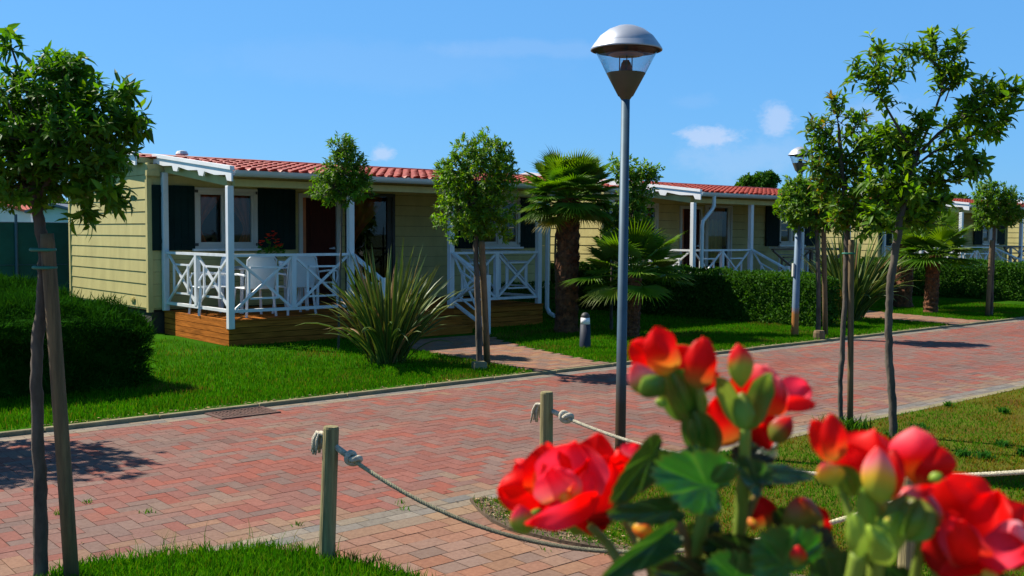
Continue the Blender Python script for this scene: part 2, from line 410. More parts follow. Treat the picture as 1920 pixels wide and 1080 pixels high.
sheet('road_bed', uvrect(-13, 44, R_NEAR-.02, R_FAR+.02), ZR-.007, M['sand'])
# far kerb: low concrete edging in one-metre lengths
mb = MB()
u = -13.
while u < 44:
    h = .006+random.uniform(-.003, .003)
    mb.box(u+.004, u+.996, R_FAR, R_FAR+.065, -.058, h); u += 1.
k = mb.build('kerb', M['kerb'], bevel=.006); k.location = (*O, 0); k.rotation_euler = (0, 0, ROTZ); tag(k, kind='structure')
mb = MB(); u = -2.35
while u < 44:
    mb.box(u+.004, u+.996, R_NEAR-.10, R_NEAR-.003, -.058, -.012+random.uniform(-.003, .003)); u += 1.
k = mb.build('edging_strip', M['kerb'], bevel=.006); k.location = (*O, 0); k.rotation_euler = (0, 0, ROTZ); tag(k, kind='structure')
# paved apron in the foreground
def apcol(u, v):
    c = random.choice([(.275, .145, .098), (.26, .145, .105), (.28, .16, .10), (.24, .15, .115), (.225, .155, .125), (.29, .14, .088), (.255, .16, .115)])
    k = random.uniform(.85, 1.12); return tuple(a*k for a in c)
bk = []; v = R_NEAR-.15; r = 0
while v > -16:
    u = -9.+(.11 if r % 2 else 0)+random.uniform(-.02, .02)
    while u < 4:
        L = random.choice((.16, .17, .18, .14, .2))
        bk.append((u, u+L, v-.135, v, apcol(u, v))); u += L
    v -= .135; r += 1
bk += row(-9, 1, R_NEAR-.15, R_NEAR, .3, [(.27, .17, .115), (.28, .19, .12), (.26, .20, .15)])
ap = brickmesh('paved_apron', bk, ZR, M['paver'], gap=.007, rough=.0008); tag(ap, kind='structure')
sheet('apron_bed', uvrect(-9, 4, -16, R_NEAR-.02), ZR-.009, M['sand'])
# lawns
lawnL = [G(x, y) for x, y in ((72, 1088), (110, 1072), (170, 1056), (260, 1046), (340, 1039), (420, 1031), (500, 1028), (560, 1033), (620, 1042), (690, 1058), (780, 1086), (900, 1130), (1000, 1230), (900, 1500), (200, 1500), (-200, 1300))]
curve = [(882, 931), (896, 948), (922, 970), (955, 985), (997, 996), (1050, 1008), (1110, 1019), (1180, 1030), (1260, 1043), (1350, 1057), (1450, 1074), (1560, 1096), (1700, 1130), (1900, 1190), (2200, 1300)]
lawnR = [G(x, y) for x, y in curve]+[W(12, -22), W(44, -22), W(44, R_NEAR-.10), W(-2.35, R_NEAR-.10)]
sheet('front_lawn', lawnL, .0, M['lawn'], .058)
sheet('verge_lawn', lawnR, -.014, M['drylawn'], .044)
def rim(w):
    c_ = np.array([G(x, y)[:2] for x, y in curve]); d_ = np.gradient(c_, axis=0); n_ = np.stack([-d_[:, 1], d_[:, 0]], 1); n_ /= np.linalg.norm(n_, axis=1)[:, None]
    return [tuple(p) for p in c_-n_*.004]+[tuple(p) for p in (c_+n_*(w*(1+.35*np.sin(np.arange(len(c_))*1.7)))[:, None])[::-1]]
sheet('bare_soil', rim(.11), -.010, M['soil'], .046)
sheet('garden_lawn', uvrect(-14, 44, R_FAR+.065, 40), .0, M['lawn'], .055)
paths = []
def pathcol(u, v):
    c = random.choice([(.29, .145, .095), (.26, .15, .11), (.22, .15, .12), (.30, .17, .10), (.27, .18, .12)])
    k = random.uniform(.85, 1.1); return tuple(a*k for a in c)
HOFF = [0., 10.57, 22.65, 34.3]
for i, off in enumerate(HOFF[:3]):
    a0, a1 = (1.72, 3.0) if i == 0 else (off+1.75, off+3.1)
    bk = []
    for b in herring(a0-.2, a1+1.6, R_FAR+.065, -.95, pathcol):
        uc, vc = (b[0]+b[1])/2, (b[2]+b[3])/2; t = (vc-R_FAR)/4.
        lo = a0+.25*t; hi = a1+.95*t*t+.15*t
        if lo < uc < hi: bk.append(b)
    p = brickmesh('path', bk, .010, M['paver']); tag(p, kind='structure'); paths.append((a0, a1))
def inpath(u, v):
    for a0, a1 in paths:
        t = (v-R_FAR)/4.
        if -5 < v < -.9 and a0+.25*t-.04 < u < a1+.95*t*t+.15*t+.04: return True
    return False
def inpoly(x, y, poly):
    r = np.zeros(len(x), bool); n = len(poly); j = n-1
    for i in range(n):
        xi, yi, xj, yj = poly[i][0], poly[i][1], poly[j][0], poly[j][1]
        c = ((yi > y) != (yj > y)) & (x < (xj-xi)*(y-yi)/(yj-yi+1e-12)+xi)
        r ^= c; j = i
    return r
def blades(name, P, h, w, cols, lean=.5, curve_=.35, z=0.):
    """two-segment grass blades at world xy P"""
    n = len(P); a = rng.uniform(0, 2*PI, n); hh = h*rng.uniform(.55, 1.25, n)
    ln = lean*rng.uniform(.1, 1., n)*hh; dx, dy = np.cos(a)*ln, np.sin(a)*ln
    b = rng.uniform(0, 2*PI, n); ww = w*rng.uniform(.7, 1.3, n)/2
    sx, sy = np.cos(b)*ww, np.sin(b)*ww
    x, y = P[:, 0], P[:, 1]; zz = np.full(n, z-.004)
    v0 = np.stack([x-sx, y-sy, zz], 1); v1 = np.stack([x+sx, y+sy, zz], 1)
    mx, my, mz = x+dx*curve_, y+dy*curve_, z+hh*.6
    v2 = np.stack([mx-sx*.8, my-sy*.8, mz], 1); v3 = np.stack([mx+sx*.8, my+sy*.8, mz], 1)
    v4 = np.stack([x+dx, y+dy, z+hh], 1)
    v = np.stack([v0, v1, v2, v3, v4], 1).reshape(-1, 3)
    k = np.arange(n)[:, None]*5
    f = np.concatenate([k+np.array([[0, 1, 3]]), k+np.array([[0, 3, 2]]), k+np.array([[2, 3, 4]])])
    o = npmesh(name, v, f, np.repeat(cols, 5, 0), M['grass']); tag(o, kind='stuff'); return o
def mixcol(n, pal, wts=None):
    i = rng.choice(len(pal), n, p=wts); c = np.array(pal)[i]
    return c*rng.uniform(.75, 1.2, (n, 1))
GREEN = [(.040, .170, .003), (.058, .195, .004), (.030, .14, .003), (.092, .21, .006), (.13, .16, .02)]
# garden lawn
n = 230000
u = rng.uniform(-5, 19, n); v = R_FAR+.08+rng.exponential(2.6, n)
ok = (v < 1.6) & ~((u > -.25) & (u < 6.3) & (v > -.02)) & ~((u > 2) & (u < 4.3) & (v > -1))
ok &= np.array([not inpath(a, b) for a, b in zip(u, v)])
thin = np.array([lowf(a, b, 1.1, 3.) for a, b in zip(u, v)])
edge = np.clip((v-R_FAR-.06)/.22, 0, 1)
ok &= rng.uniform(0, 1, n) < edge*.85+.12
u, v, thin = u[ok], v[ok], thin[ok]
P = np.stack([O[0]+u*U[0]+v*V[0], O[1]+u*U[1]+v*V[1]], 1)
c = mixcol(len(P), GREEN, [.3, .3, .2, .14, .06]); dry = rng.uniform(0, 1, len(P)) < np.clip((thin-.12)*1.5, .02, .6)
c[dry] = mixcol(dry.sum(), [(.16, .14, .025), (.12, .14, .02), (.15, .10, .03)]); c *= (1+.30*np.array([lowf(a, b, 2.3, 8.) for a, b in zip(u, v)]))[:, None]
blades('garden_grass', P, .045, .008, c)
# near left lawn
n = 60000
P = np.stack([rng.uniform(-3.3, 0.2, n), rng.uniform(3.2, 5.7, n)], 1)
P = P[inpoly(P[:, 0], P[:, 1], lawnL)]
blades('front_grass', P, .060, .006, mixcol(len(P), GREEN, [.3, .3, .15, .2, .05]), lean=.8)
# dry verge on the right
n = 400000
P = np.stack([rng.uniform(-.6, 10, n), 3.2+rng.exponential(5., n)], 1)
P = P[(P[:, 1] < 19) & inpoly(P[:, 0], P[:, 1], lawnR)]
lf = np.array([lowf(a, b, .9, 9.)+.5*lowf(a, b, 2.6, 2.) for a, b in P])
uu = (P-O)@U; vv = (P-O)@V
dryness = np.clip(.33+1.35*lf+np.clip((P[:, 0]-2.2)*.13, -.34, .26), 0, .92)
c = mixcol(len(P), GREEN, [.3, .3, .15, .15, .1])
d = rng.uniform(0, 1, len(P)) < dryness
c[d] = mixcol(d.sum(), [(.20, .125, .010), (.16, .16, .010), (.24, .10, .014), (.12, .16, .008), (.16, .075, .014)], [.25, .3, .15, .2, .1])
# bare rim along the curve
cp = np.array([G(x, y)[:2] for x, y in curve])
dist = np.min(np.linalg.norm(P[:, None, :]-np.concatenate([cp, (cp[1:]+cp[:-1])/2])[None, :, :], axis=2), 1)
keep = (rng.uniform(0, 1, len(P)) < np.clip(dist/.16+.1, .55, 1)) & (rng.uniform(0, 1, len(P)) < np.where(dryness > .8, .6, 1.))
P, c = P[keep], c[keep]
blades('verge_grass', P, .027, .0055, c, lean=1.5, z=-.014)
# straw and bits of dry leaf along the curve and kerb
def litter(name, P, size, pal, z=0.):
    n = len(P); a = rng.uniform(0, 2*PI, n); L = size*rng.uniform(.5, 1.4, n); w = L*rng.uniform(.15, .6, n)
    ca, sa = np.cos(a), np.sin(a); zz = z+.003+rng.uniform(0, .010, (n, 4))
    X = np.stack([P[:, 0]-ca*L, P[:, 0]-sa*w, P[:, 0]+ca*L, P[:, 0]+sa*w], 1)
    Y = np.stack([P[:, 1]-sa*L, P[:, 1]+ca*w, P[:, 1]+sa*L, P[:, 1]-ca*w], 1)
    vv = np.stack([X, Y, zz], 2).reshape(-1, 3)
    f = np.arange(n*4).reshape(n, 4)
    o = npmesh(name, vv, f, np.repeat(mixcol(n, pal), 4, 0), M['deadleaf']); tag(o, kind='stuff')
STRAW = [(.30, .20, .09), (.36, .26, .13), (.22, .12, .05), (.16, .09, .045)]
q = []
for i in range(520):
    k = random.randrange(0, 9); t = random.random(); p = cp[k]*(1-t)+cp[k+1]*t
    q.append((p[0]+abs(random.gauss(0, .10))*.6, p[1]+abs(random.gauss(0, .16))+.01))
q = np.array(q); q = q[inpoly(q[:, 0], q[:, 1], lawnR)]
litter('dry_straw', q, .014, STRAW, -.010)
n = 900; u = rng.uniform(-4, 18, n); v = R_FAR+.07+np.abs(rng.normal(0, .07, n))
ok = np.array([not inpath(a, b) for a, b in zip(u, v)]); u, v = u[ok], v[ok]
litter('fallen_leaves', np.stack([O[0]+u*U[0]+v*V[0], O[1]+u*U[1]+v*V[1]], 1), .022, STRAW+[(.45, .30, .10)])
n = 130; u = rng.uniform(-5, 12, n); v = rng.uniform(R_NEAR, R_FAR, n)
litter('road_litter', np.stack([O[0]+u*U[0]+v*V[0], O[1]+u*U[1]+v*V[1]], 1), .014, STRAW+[(.07, .10, .02)], ZR)
# green weeds in the verge: low rosettes, plus grass tufts in the joints of the apron
wd_ = []; wc = []
def rosette(x, y, r, k, h, z=0.):
    for i in range(k):
        a = random.uniform(0, 2*PI); l = r*random.uniform(.6, 1.2)
        for j in range(3): wd_.append((x+random.gauss(0, r*.25), y+random.gauss(0, r*.25)))
for i in range(90):
    x, y = random.uniform(.2, 7), random.uniform(4.2, 11)
    if inpoly(np.array([x]), np.array([y]), lawnR)[0]: rosette(x, y, random.uniform(.05, .13), random.randint(14, 34), .05)
wd_ = np.array(wd_)
blades('verge_weeds', wd_, .045, .012, mixcol(len(wd_), [(.035, .14, .018), (.05, .17, .02), (.03, .11, .02)]), lean=1.3)
q = []
for i in range(13):
    x, y = G(random.uniform(60, 1150), random.uniform(930, 1075))[:2]
    for j in range(random.randint(5, 16)): q.append((x+random.gauss(0, .02), y+random.gauss(0, .012)))
q = np.array(q); q = q[~inpoly(q[:, 0], q[:, 1], lawnR)]
blades('joint_weeds', q, .03, .006, mixcol(len(q), GREEN[:4]), lean=1.4, z=ZR)
q = []
for px, py in ((262, 1060), (300, 1050), (325, 1045), (385, 1040), (470, 1035), (500, 1040), (575, 1045), (590, 1048), (630, 1050), (350, 1050), (545, 1040), (520, 1036)):
    x, y = G(px, py)[:2]
    for j in range(5): q.append((x+random.gauss(0, .02), y+random.gauss(0, .02)))
q = np.array(q)
blades('tall_grass_stems', q, .15, .004, mixcol(len(q), GREEN[:4]+[(.2, .16, .05)]), lean=.6)

# drain grate
gx = W(-2.28, -5.16)
g = thing('drain_grate', 'rusty iron drain grate set in the road beside the far kerb', 'drain', (gx[0], gx[1], ZR), ROTZ)
mb = MB(); mb.box(-.30, .30, -.19, -.16, -.004, .012); mb.box(-.30, .30, .16, .19, -.004, .012); mb.box(-.30, -.27, -.16, .16, -.004, .012); mb.box(.27, .30, -.16, .16, -.004, .012)
mb.build('frame', M['rust'], g)
mb = MB()
for i in range(15): mb.box(-.262+i*.0365, -.262+i*.0365+.017, -.158, .158, -.003, .009)
for j in range(4): mb.box(-.268, .268, -.13+j*.08, -.13+j*.08+.016, -.003, .0075)
mb.build('grid', M['rust'], g)
mb = MB(); mb.box(-.27, .27, -.16, .16, -.0035, .002); mb.build('pit', M['dark'], g)
#@@HOUSES
# ------------------------------------------------------------------ bungalows
HD = 2.5          # front wall line (deck depth)
UR = 8.66         # right end
VB = 6.5          # back wall
def lap(mb, u0, u1, z0, z1, face, at, pitch=.2, zbase=.42):
    """lapped boards between u0..u1 (or v0..v1), z0..z1; face 'f' (front, at v=at, out -v), 'l' (left, at u=at, out -u), 'r'"""
    k = math.floor((z0-zbase)/pitch)
    z = zbase+k*pitch
    while z < z1-1e-6:
        a, b = max(z, z0), min(z+pitch, z1)
        if b-a > .004:
            ta = .011*(1-(a-z)/pitch)+.004; tb = .011*(1-(b-z)/pitch)+.004
            if a == z: a += .006
            if face == 'f':
                mb.prism([(at-ta, a), (at-tb, b), (at+.03, b), (at+.03, a)], 'x', u0, u1)
            elif face == 'l':
                mb.prism([(at-ta, a), (at-tb, b), (at+.03, b), (at+.03, a)], 'y', u0, u1)
            else:
                mb.prism([(at+ta, a), (at+tb, b), (at-.03, b), (at-.03, a)], 'y', u0, u1)
        z += pitch
RV0, RVR, RVB, RZ0, RZR = -.17, 3.6, 7.0, 2.555, 2.985
def roofz(v):
    if v <= RVR: return RZ0+(RZR-RZ0)*(v-RV0)/(RVR-RV0)
    return RZR-(RZR-2.58)*(v-RVR)/(RVB-RVR)
def xpanel(mb, p0, p1, z0, z1, n=2):
    """railing panel between two points (u,v): top rail, bottom rail, mid posts, saltires with an inner square"""
    p0 = Vector((*p0, 0)); p1 = Vector((*p1, 0)); d = p1-p0
    zf = lambda z: (z if not hasattr(z, '__len__') else z)
    def pt(t, z0_): return p0+d*t+Vector((0, 0, z0_))
    def zz(pair, t): return pair[0]*(1-t)+pair[1]*t
    Z0 = z0 if hasattr(z0, '__len__') else (z0, z0); Z1 = z1 if hasattr(z1, '__len__') else (z1, z1)
    mb.bar(pt(0, Z1[0]), pt(1, Z1[1]), .075, .04)
    mb.bar(pt(0, Z0[0]), pt(1, Z0[1]), .06, .045)
    up = d.normalized().cross(Vector((0, 0, 1)))
    for k in range(1, n): mb.bar(pt(k/n, zz(Z0, k/n)+.02), pt(k/n, zz(Z1, k/n)-.02), .075, .075, up)
    for k in range(n):
        a, b = k/n, (k+1)/n; m_ = .03/d.length if n else 0; a += m_; b -= m_
        lo, hi = zz(Z0, (a+b)/2)+.025, zz(Z1, (a+b)/2)-.03
        sl = (zz(Z1, b)-zz(Z1, a))/2
        off = up*.008
        mb.bar(pt(a, lo-sl)+off, pt(b, hi+sl)+off, .036, .03, up); mb.bar(pt(a, hi-sl)-off, pt(b, lo+sl)-off, .036, .03, up)
        ia, ib = a+(b-a)*.25, b-(b-a)*.25; il, ih = lo+(hi-lo)*.2, hi-(hi-lo)*.2
        s2 = sl*.5; o2 = off*2.6
        mb.bar(pt(ia, ih-s2)+o2, pt(ib, ih+s2)+o2, .034, .028); mb.bar(pt(ia, il-s2)+o2, pt(ib, il+s2)+o2, .034, .028)
        o3 = -o2
        mb.bar(pt(ia, il-s2)+o3, pt(ia, ih-s2)+o3, .034, .028, up); mb.bar(pt(ib, il+s2)+o3, pt(ib, ih+s2)+o3, .034, .028, up)
def window(b, u0, u1, z0, z1, curtain, shl, shr, open_=True):
    at = HD
    mb = MB(); w = .07
    mb.box(u0, u1, at-.055, at+.05, z1-w, z1); mb.box(u0, u1, at-.055, at+.05, z0, z0+w)
    mb.box(u0, u0+w, at-.055, at+.05, z0+w, z1-w); mb.box(u1-w, u1, at-.055, at+.05, z0+w, z1-w)
    um = (u0+u1)/2; mb.box(um-.05, um+.05, at-.05, at+.045, z0+w, z1-w)
    for a, c in ((u0+w, um-.05), (um+.05, u1-w)):
        mb.box(a+.0, c, at-.035, at+.02, z1-w-.045, z1-w-.001); mb.box(a, c, at-.035, at+.02, z0+w+.001, z0+w+.045)
        mb.box(a+.001, a+.04, at-.034, at+.02, z0+w+.046, z1-w-.046); mb.box(c-.04, c-.001, at-.034, at+.02, z0+w+.046, z1-w-.046)
    wf = mb.build('window', M['frame'], b)
    mb = MB(); mb.box(u0-.05, u1+.05, at-.11, at-.057, z0-.035, z0+.004); mb.build('sill', M['white'], wf)
    for a, c in ((u0+w+.04, um-.09), (um+.09, u1-w-.04)):
        mb = MB(); mb.box(a, c, at-.014, at-.008, z0+w+.045, z1-w-.045); mb.build('pane', M['glass'], wf)
    for (a, c) in [q_ for q_ in (shl, shr) if q_]:
        mb = MB(); n = 6; s = (c-a)/n
        for i in range(n): mb.box(a+i*s+.003, a+(i+1)*s-.003, at-.065, at-.03, z0-.02, z1+.02)
        mb.box(a+.02, c-.02, at-.078, at-.066, z0+.10, z0+.17); mb.box(a+.02, c-.02, at-.078, at-.066, z1-.17, z1-.10)
        sh = mb.build('shutter', M['shutter'], b)
        hu = c if c <= u0+.02 else a; s_ = 1 if hu == c else -1
        for zz in (z0+.05, z1-.09):
            mb = MB(); mb.box(hu-.02, hu+.05*s_, at-.085, at-.079, zz, zz+.05); mb.build('hinge', M['dark'], sh)
    if curtain:
        a, c = (um+.05, u1-w); curtains(b, a, c, z0+w, z1-w, at+.12, M['curtain'], 'right')
        curtains(b, u0+w, um-.03, z0+w, z1-w, at+.12, M['curtain'], 'left')
def curtains(b, a, c, z0, z1, v, m, side):
    """tied-back curtain: gathers to one side two thirds down"""
    mb = MB(); nu, nz = 22, 14; Vv = []; Cc = []
    for j in range(nz+1):
        t = j/nz; z = z1-(z1-z0)*t
        k = 1-.75*math.sin(min(t/.72, 1)*PI/2)**2 if t < .72 else .25+.25*(t-.72)/.28
        for i in range(nu+1):
            s = i/nu; x = (c-(c-a)*k*(1-s)) if side == 'right' else (a+(c-a)*k*s)
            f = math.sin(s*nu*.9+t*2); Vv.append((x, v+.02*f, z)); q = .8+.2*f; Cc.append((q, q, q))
    F = [(j*(nu+1)+i, j*(nu+1)+i+1, (j+1)*(nu+1)+i+1, (j+1)*(nu+1)+i) for j in range(nz) for i in range(nu)]
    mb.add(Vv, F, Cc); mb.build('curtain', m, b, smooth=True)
def make_house(off, label, first, spout_left, brown_rail, detail=True, far=False):
    p = W(off, 0); b = thing('bungalow', label, 'bungalow', p, ROTZ, 'cream bungalows along the road')
    # --- walls
    mb = MB(); zt = 2.62; z0 = .40
    def gable(face, at):
        n = 14
        lap(mb, HD, VB, z0, 2.42, face, at)
        # stepped gable boards above the eaves
        z = 2.42
        while z < RZR-.06:
            vs_ = [v for v in np.linspace(HD, VB, 161) if roofz(v)-.075 > z+.03]
            if vs_: lap(mb, vs_[0], vs_[-1], z, min(z+.1, RZR), face, at)
            z += .1
    gable('l', -.24); gable('r', UR)
    win1 = (.53, 1.68, 1.40, 2.44); door = (2.50, 3.36, .40, 2.40); glz = (3.48, 4.58, .40, 2.44); win2 = (6.66, 7.80, 1.40, 2.44)
    def seg(a, c, lo=z0, hi=2.80): lap(mb, a, c, lo, hi, 'f', HD)
    seg(-.24, win1[0]); seg(win1[0], win1[1], z0, win1[2]); seg(win1[0], win1[1], win1[3])
    seg(win1[1], door[0]); seg(door[0], door[1], door[3]); seg(door[1], glz[0]); seg(glz[0], glz[1], glz[3])
    seg(glz[1], win2[0]); seg(win2[0], win2[1], z0, win2[2]); seg(win2[0], win2[1], win2[3]); seg(win2[1], UR)
    wl = mb.build('wall', M['cream'], b)
    for bx in ((-.275, -.19, HD-.04, HD+.045, .36, 2.66), (-.27, -.19, VB-.05, VB+.03, .36, 2.5), (UR-.05, UR+.035, HD-.04, HD+.045, .36, 2.66)):
        mb = MB(); mb.box(*bx); mb.build('corner_trim', M['cream'], b)
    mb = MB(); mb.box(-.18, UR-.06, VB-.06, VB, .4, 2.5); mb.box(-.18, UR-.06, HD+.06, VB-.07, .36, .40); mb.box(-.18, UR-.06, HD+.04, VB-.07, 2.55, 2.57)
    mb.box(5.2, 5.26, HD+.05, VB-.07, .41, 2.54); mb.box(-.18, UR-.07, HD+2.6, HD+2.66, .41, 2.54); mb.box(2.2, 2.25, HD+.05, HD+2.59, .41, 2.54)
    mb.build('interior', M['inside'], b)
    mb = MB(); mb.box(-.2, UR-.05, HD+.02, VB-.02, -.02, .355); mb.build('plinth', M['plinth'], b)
    mb = MB(); mb.box(-.275, -.262, HD+.62, HD+.78, .50, .58); mb.box(-.285, -.276, HD+.65, HD+.75, .52, .56); mb.build('vent_cover', M['meter'], b)
    # --- roof with tile relief
    nu = int((UR+.75)/.041); us_ = np.linspace(-.36, UR+.36, nu)
    lines = []; pitch = .52
    def addline(v, z): lines.append((v, z))
    addline(RV0-.02, roofz(RV0)-.01); v = RV0+.55; addline(v-.002, roofz(v)+.012)
    while v < RVR-.12:
        addline(v, roofz(v)+.050); v2 = min(v+pitch, RVR-.05); addline(v2-.003, roofz(v2)+.010); v = v2
    Vv = []; F = []; Cc = []
    for li, (v, z) in enumerate(lines):
        amp = 0 if li < 1 else (.017 if li > 1 else .004)
        for u_ in us_:
            w_ = math.sin(2*PI*u_/.18); Vv.append((max(u_, -.07) if v < HD+.15 else u_, v-.07*(w_ if li > 1 and li % 2 == 0 else 0), z+amp*w_)); Cc.append((1, 1, 1))
    # smooth flat band at the eaves
    for i in range(len(lines)-1):
        for j in range(nu-1): F.append((i*nu+j, i*nu+j+1, (i+1)*nu+j+1, (i+1)*nu+j))
    mb = MB(); mb.add(Vv, F, Cc)
    # back slope, underside
    mb.add([(-.36, RVR, RZR+.01), (UR+.36, RVR, RZR+.01), (UR+.36, RVB, roofz(RVB)), (-.36, RVB, roofz(RVB))], [(0, 1, 2, 3)])
    rf = mb.build('roof', M['roof'], b)
    mb = MB(); mb.tube([(-.37, RVR, RZR+.0), (UR+.37, RVR, RZR+.0)], .062, 10); mb.build('ridge_cap', M['roof'], rf, smooth=True)
    mb = MB(); mb.lathe([(.06, 0), (.06, .10), (.10, .10), (.115, .12), (.085, .17), (.03, .185), (.0, .187)], (.86, RVR+.15, RZR-.02), 14)
    mb.build('chimney', M['gutter'], rf, smooth=False)
    mb = MB()   # soffit and beam
    n = 2
    mb.add([(-.05, RV0, roofz(RV0)-.055), (UR+.33, RV0, roofz(RV0)-.055), (UR+.33, RVR, RZR-.06), (-.05, RVR, RZR-.06), (UR+.33, RVB, roofz(RVB)-.05), (-.05, RVB, roofz(RVB)-.05)], [(0, 1, 2, 3), (3, 2, 4, 5)])
    mb.add([(-.34, HD+.18, roofz(HD+.18)-.055), (-.05, HD+.18, roofz(HD+.18)-.055), (-.05, RVR, RZR-.06), (-.34, RVR, RZR-.06), (-.05, RVB, roofz(RVB)-.05), (-.34, RVB, roofz(RVB)-.05), (-.34, HD+.18, roofz(HD+.18)+.03), (-.05, HD+.18, roofz(HD+.18)+.03)], [(0, 1, 2, 3), (3, 2, 4, 5), (0, 1, 7, 6)])
    mb.build('soffit', M['cream'], b)
    mb = MB(); mb.box(.095, UR, -.005, .085, 2.37, 2.47); mb.build('front_beam', M['cream'], b)
    mb = MB(); mb.prism([(.092, 2.37), (.092, 2.50), (HD-.05, 2.80), (HD-.05, 2.67)], 'x', .02, .10); mb.build('side_beam', M['cream'], b)
    mb = MB(); mb.box(-.30, -.09, HD-.12, HD-.045, 2.60, 2.69); mb.build('bracket', M['cream'], b)
    # --- gutter (half round) and downspout
    mb = MB(); g = []
    for k in range(9):
        a = PI+k*PI/8; g.append((RV0-.055+.06*math.cos(a), 2.575+.075*math.sin(a)))
    g += [(RV0+.003, 2.58), (RV0-.006, 2.58)]+[(RV0-.055+.053*math.cos(PI+k*PI/8), 2.575+.066*math.sin(PI+k*PI/8)) for k in range(8, -1, -1)]+[(RV0-.118, 2.588)]
    mb.prism(g, 'x', -.02, UR+.3)
    for u_ in np.arange(0, UR, .75): mb.box(u_, u_+.025, RV0-.125, RV0-.01, 2.578, 2.592)
    gt = mb.build('gutter', M['gutter'], b)
    mb = MB(); du = .16 if spout_left else 6.33
    vv = RV0-.055
    if spout_left: mb.tube([(.42, vv, 2.55), (.42, vv, 2.30), (.38, vv+.02, 2.22), (du+.02, vv+.09, 1.98), (du, vv+.10, 1.88), (du, vv+.10, .25), (du, vv+.02, .12)], .042, 10)
    else: mb.tube([(du, vv, 2.52), (du, vv+.08, 2.40), (du, vv+.20, 2.25), (du, vv+.20, .30), (du+.02, vv+.15, .20), (du+.05, vv+.04, .15)], .042, 10)
    for zz in (1.75, .75):
        c_ = (du, vv+(.10 if spout_left else .20), zz); mb.lathe([(.044, -.015), (.049, -.015), (.049, .015), (.044, .015)], c_, 10)
    mb.build('downspout', M['gutter'], gt, smooth=False)
    # --- barge boards on the left rake: decorative board over the deck, plain board on the house
    def barge(u_, flip=1, ur=-.36):
        mb = MB(); pts = []
        N_ = 60; a, c = RV0-.09, HD+.18
        top = [(a+(c-a)*i/N_, roofz(a+(c-a)*i/N_)+.075) for i in range(N_+1)]
        bot = []
        for i in range(N_+1):
            t = i/N_; z = roofz(a+(c-a)*t)-.065; ph = (t*3) % 1.
            d = 0.
            if ph < .17: d = .055                     # square drop
            elif ph < .58: d = -.030*(1-(ph-.17)/.41)+.006
            else: d = .006-.030*((ph-.58)/.42)
            bot.append((a+(c-a)*t, z-d))
        # quad strips
        Vv = []; F = []
        for (p, q) in ((u_, 0), (u_-.028*flip, 0)):
            for t_, b_ in zip(top, bot): Vv += [(p, *t_), (p, *b_)]
        m2 = 2*(N_+1)
        for i in range(N_):
            F += [(2*i, 2*i+1, 2*i+3, 2*i+2), (m2+2*i, m2+2*i+2, m2+2*i+3, m2+2*i+1), (2*i, 2*i+2, m2+2*i+2, m2+2*i), (2*i+1, m2+2*i+1, m2+2*i+3, 2*i+3)]
        F += [(0, m2, m2+1, 1), (2*N_, 2*N_+1, m2+2*N_+1, m2+2*N_)]
        mb.add(Vv, F)
        mb.prism([(a-.004, roofz(a)+.045), (a-.004, roofz(a)+.10), (c, roofz(c)+.10), (c, roofz(c)+.045)], 'x', u_+.02*flip, u_-.05*flip)
        # house rake, steeper looking plain board with white cap
        c2 = c+.004
        mb.prism([(c2, roofz(c2)-.10), (c2, roofz(c2)+.07), (RVR, RZR+.07), (RVB+.05, roofz(RVB)+.07), (RVB+.05, roofz(RVB)-.10), (RVR, RZR-.10)], 'x', ur+.012*flip, ur-.016*flip)
        mb.prism([(c2, roofz(c2)+.06), (c2, roofz(c2)+.115), (RVR, RZR+.115), (RVB+.05, roofz(RVB)+.115), (RVB+.05, roofz(RVB)+.06), (RVR, RZR+.06)], 'x', ur+.03*flip, ur-.06*flip)
        return mb
    barge(-.05).build('barge_board', M['barge'], b)
    barge(UR+.33, -1, UR+.36).build('barge_board', M['barge'], b)
    # --- windows, doors
    window(b, *win1, True, (-.20, .53), (1.68, 2.42) if first else None); window(b, *win2, False, (6.04, 6.66), (7.80, 8.42))
    mb = MB(); u0, u1, a, c = door; fr = .075
    mb.box(u0, u0+fr, HD-.045, HD+.06, a, c); mb.box(u1-fr, u1, HD-.045, HD+.06, a, c); mb.box(u0+fr, u1-fr, HD-.045, HD+.06, c-fr, c)
    dr = mb.build('door', M['frame'], b)
    mb = MB(); mb.box(u0+fr+.002, u0+fr+.07, HD-.03, HD+.05, a, c-fr-.002); mb.build('door_jamb', M['doorframe'], dr)
    mb = MB(); mb.box(u0+fr+.072, u1-fr-.002, HD+.0, HD+.04, a+.01, c-fr-.004)
    for zz in (a+.15, a+1.05): mb.box(u0+fr+.17, u1-fr-.10, HD-.012, HD-.001, zz, zz+.72)
    mb.build('door_leaf', M['doorred'], dr)
    mb = MB(); mb.box(u1-fr-.09, u1-fr-.05, HD-.05, HD-.001, a+.98, a+1.02); mb.box(u1-fr-.17, u1-fr-.05, HD-.062, HD-.051, a+.985, a+1.005); mb.build('handle', M['alu'], dr)
    mb = MB(); u0, u1, a, c = glz; um = (u0+u1)/2
    mb.box(u0, u1, HD-.05, HD+.05, c-.06, c); mb.box(u0, u0+.06, HD-.05, HD+.05, a, c-.06); mb.box(u1-.06, u1, HD-.05, HD+.05, a, c-.06); mb.box(u0+.06, u1-.06, HD-.05, HD+.05, a, a+.05)
    mb.box(u1-.17, u1-.062, HD-.03, HD+.02, a+.05, c-.061); mb.box(u0+.062, u0+.14, HD-.03, HD+.02, a+.05, c-.061)
    gd = mb.build('glass_door', M['frame'] if not first else M['dark'], b)
    mb = MB(); mb.box(u0+.14, u1-.17, HD-.008, HD-.002, a+.05, c-.06); mb.build('pane', M['glass'], gd)
